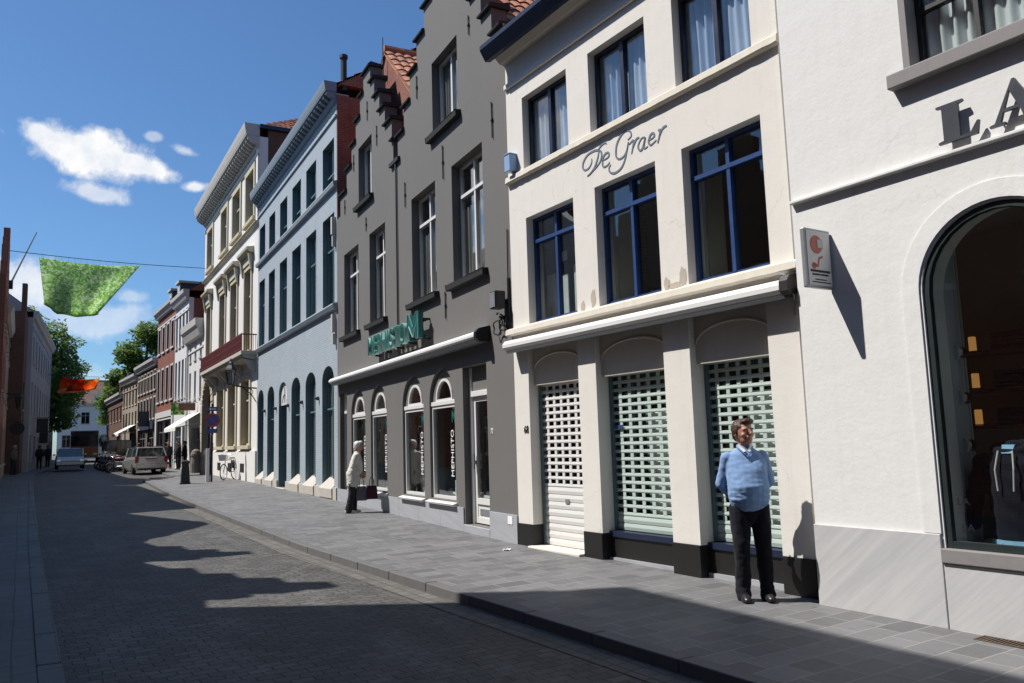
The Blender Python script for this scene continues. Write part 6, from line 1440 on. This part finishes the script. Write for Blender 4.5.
# bicycle
t = thing('bicycle', 'bicycle with a white front basket parked by the ivory mansion wall', 'bicycle', (4.85,37.3,G(37.3)), math.radians(148))
for y in (-0.52,0.54):
    mb = MB(); k = 24; mb.path([(0,y+0.33*math.cos(2*PI*i/k),0.35+0.33*math.sin(2*PI*i/k)) for i in range(k)], 0.022, 5, True); o = mb.build('wheel', tyre, t, smooth=True)
    mb = MB()
    for i in range(12): mb.tube((0,y,0.35),(0,y+0.32*math.cos(PI*i/6),0.35+0.32*math.sin(PI*i/6)),0.004,0.004,4)
    mb.path([(0,y+0.31*math.cos(2*PI*i/k),0.35+0.31*math.sin(2*PI*i/k)) for i in range(k)], 0.012, 5, True); mb.build('spokes', rim, o)
mb = MB(); J = dict(bb=(0,-0.05,0.32),st=(0,-0.22,0.85),hd=(0,0.38,0.85),hb=(0,0.42,0.65),ra=(0,-0.52,0.35),fa=(0,0.54,0.35))
for a,b in (('bb','st'),('bb','hb'),('st','hd'),('bb','ra'),('st','ra'),('hd','hb'),('hb','fa')): mb.tube(J[a],J[b],0.016,0.016,6)
mb.build('frame', M['metal'], t)
mb = MB(); mb.path([(-0.28,0.2,1.08),(-0.2,0.33,1.1),(0,0.36,1.05),(0.2,0.33,1.1),(0.28,0.2,1.08)],0.013); mb.tube((0,0.38,0.85),(0,0.36,1.05),0.014); mb.build('handlebar', M['chrome'], t)
mb = MB(); mb.loft([[(-w,y,0.90),(w,y,0.90),(w,y,0.95),(-w,y,0.95)] for y,w in ((-0.36,0.09),(-0.22,0.08),(-0.06,0.03))]); mb.build('saddle', M['rubber'], t)
mb = MB(); mb.loft([[(-a,0.58-b,z),(a,0.58-b,z),(a,0.58+b,z),(-a,0.58+b,z)] for z,a,b in ((0.82,0.14,0.10),(1.08,0.18,0.14))]); mb.build('basket', M['white_paint'], t)
mb = MB(); mb.ell((0.0,-0.62,0.66),(0.20,0.22,0.22),10,8); mb.build('pannier_bag', M['rubber'], t, smooth=True)
# ================================================================== camera, sun, sky
cam = bpy.data.cameras.new('camera'); co = bpy.data.objects.new('camera', cam); COL.objects.link(co)
r_, u_, f_ = Vector((0.893899,-0.447260,-0.030057)), Vector((-0.028211,-0.123048,0.992000)), Vector((0.447380,0.885900,0.122611))
co.matrix_world = Matrix(((r_.x,u_.x,-f_.x,0.0),(r_.y,u_.y,-f_.y,0.0),(r_.z,u_.z,-f_.z,1.62),(0,0,0,1)))
cam.sensor_width = 36.0; cam.lens = 805.8/1024*36.0; cam.clip_end = 4000; cam.clip_start = 0.05
SC.camera = co
EL = math.radians(55.5); sd = Vector((0.878*math.cos(EL),-0.479*math.cos(EL),-math.sin(EL)))
ld = bpy.data.lights.new('sun','SUN'); ld.energy = SUN_E; ld.angle = math.radians(0.53); ld.color = (1.0,0.965,0.915)
lo_ = bpy.data.objects.new('sun', ld); COL.objects.link(lo_); lo_.location = (-20,10,40); lo_.rotation_euler = sd.to_track_quat('-Z','Y').to_euler()
w = bpy.data.worlds.new('World'); SC.world = w; w.use_nodes = True; nt = w.node_tree
for n in list(nt.nodes): nt.nodes.remove(n)
g = N(nt)
sky = g('ShaderNodeTexSky', sky_type='NISHITA', sun_disc=False, sun_elevation=EL, sun_rotation=SKY_ROT, altitude=30.0, air_density=1.0, dust_density=0.45, ozone_density=4.5)
dirv = g('ShaderNodeTexCoord').outputs['Generated']
nz = g('ShaderNodeTexNoise', {'Vector': dirv, 'Scale': 24.0, 'Detail': 10.0, 'Roughness': 0.62}).outputs['Fac']
nz2 = g('ShaderNodeTexNoise', {'Vector': dirv, 'Scale': 6.0, 'Detail': 4.0, 'Roughness': 0.5}).outputs['Fac']
def dotv(v): return g('ShaderNodeVectorMath', {0: dirv, 1: v}, operation='DOT_PRODUCT').outputs['Value']
def pixdir(x, y): return (r_*((x-512)/805.8)+u_*((341.5-y)/805.8)+f_).normalized()
mask = None
for (x,y,ax,ay,ang,amt) in ((84,152,50,20,14,1.0),(42,136,20,13,25,1.0),(128,163,36,11,12,1.0),(98,194,30,9.5,8,0.75),(186,151,16,6,14,0.75),(153,136,9,5,0,0.5),(196,187,15,6,-8,0.95),(20,285,42,26,0,0.85),(92,320,60,16,0,0.55),(128,296,18,8,0,0.5),(60,300,30,14,0,0.5),(150,380,60,12,0,0.3),
                           (-330,60,110,45,0,0.9),(-420,230,120,50,0,0.9),(700,-600,200,80,0,0.9),(-700,-100,160,60,0,0.9)):
    c = pixdir(x,y); ca, sa = math.cos(math.radians(ang)), math.sin(math.radians(ang))
    e1 = (r_*ca-u_*sa); e2 = (r_*sa+u_*ca); e1 = (e1-c*e1.dot(c)).normalized(); e2 = (e2-c*e2.dot(c)).normalized()
    kx, ky = 805.8/ax, 805.8/ay
    a = g.math('MULTIPLY', dotv(tuple(e1)), kx); b = g.math('MULTIPLY', dotv(tuple(e2)), ky)
    d = g.math('SQRT', g.math('ADD', g.math('MULTIPLY',a,a), g.math('MULTIPLY',b,b)))
    f = g.math('SUBTRACT', 1.22 if ay > 9 else 0.95, d); f = g.math('ADD', f, g.math('MULTIPLY', g.math('SUBTRACT', nz, 0.5), 2.0)); f = g.math('ADD', f, g.math('MULTIPLY', g.math('SUBTRACT', nz2, 0.5), 0.9))
    front = g.math('GREATER_THAN', dotv(tuple(c)), 0.3)
    f = g.math('MULTIPLY', g.math('MULTIPLY', g.math('MULTIPLY', f, 1.7, clamp=True), amt), front)
    mask = f if mask is None else g.math('MAXIMUM', mask, f)
mask = g.math('SMOOTHSTEP', mask, 0.0, 1.0) if False else g.math('POWER', mask, 1.3)
shade = g.ramp(nz, [(0.35,(CLOUD*0.72,CLOUD*0.78,CLOUD*0.9,1)),(0.62,(CLOUD,CLOUD,CLOUD,1))])
hs_ = g.mix(1.0, sky.outputs[0], (1.05,1.38,1.62,1), 'MULTIPLY')
col = g.mix(mask, hs_, shade)
bg = g('ShaderNodeBackground', {'Color': col, 'Strength': SKY_S}); g('ShaderNodeOutputWorld', {'Surface': bg.outputs[0]})
SC.view_settings.view_transform = 'Standard'; SC.view_settings.look = 'None'; SC.view_settings.gamma = 1.0; SC.view_settings.use_curve_mapping = False
SC.view_settings.exposure = EXPO
SC.cycles.use_denoising = True
SC.cycles.max_bounces = 8; SC.cycles.diffuse_bounces = 3; SC.cycles.glossy_bounces = 4; SC.cycles.transparent_max_bounces = 12; SC.cycles.caustics_reflective = False; SC.cycles.caustics_refractive = False
SC.cycles.sample_clamp_indirect = 4.0
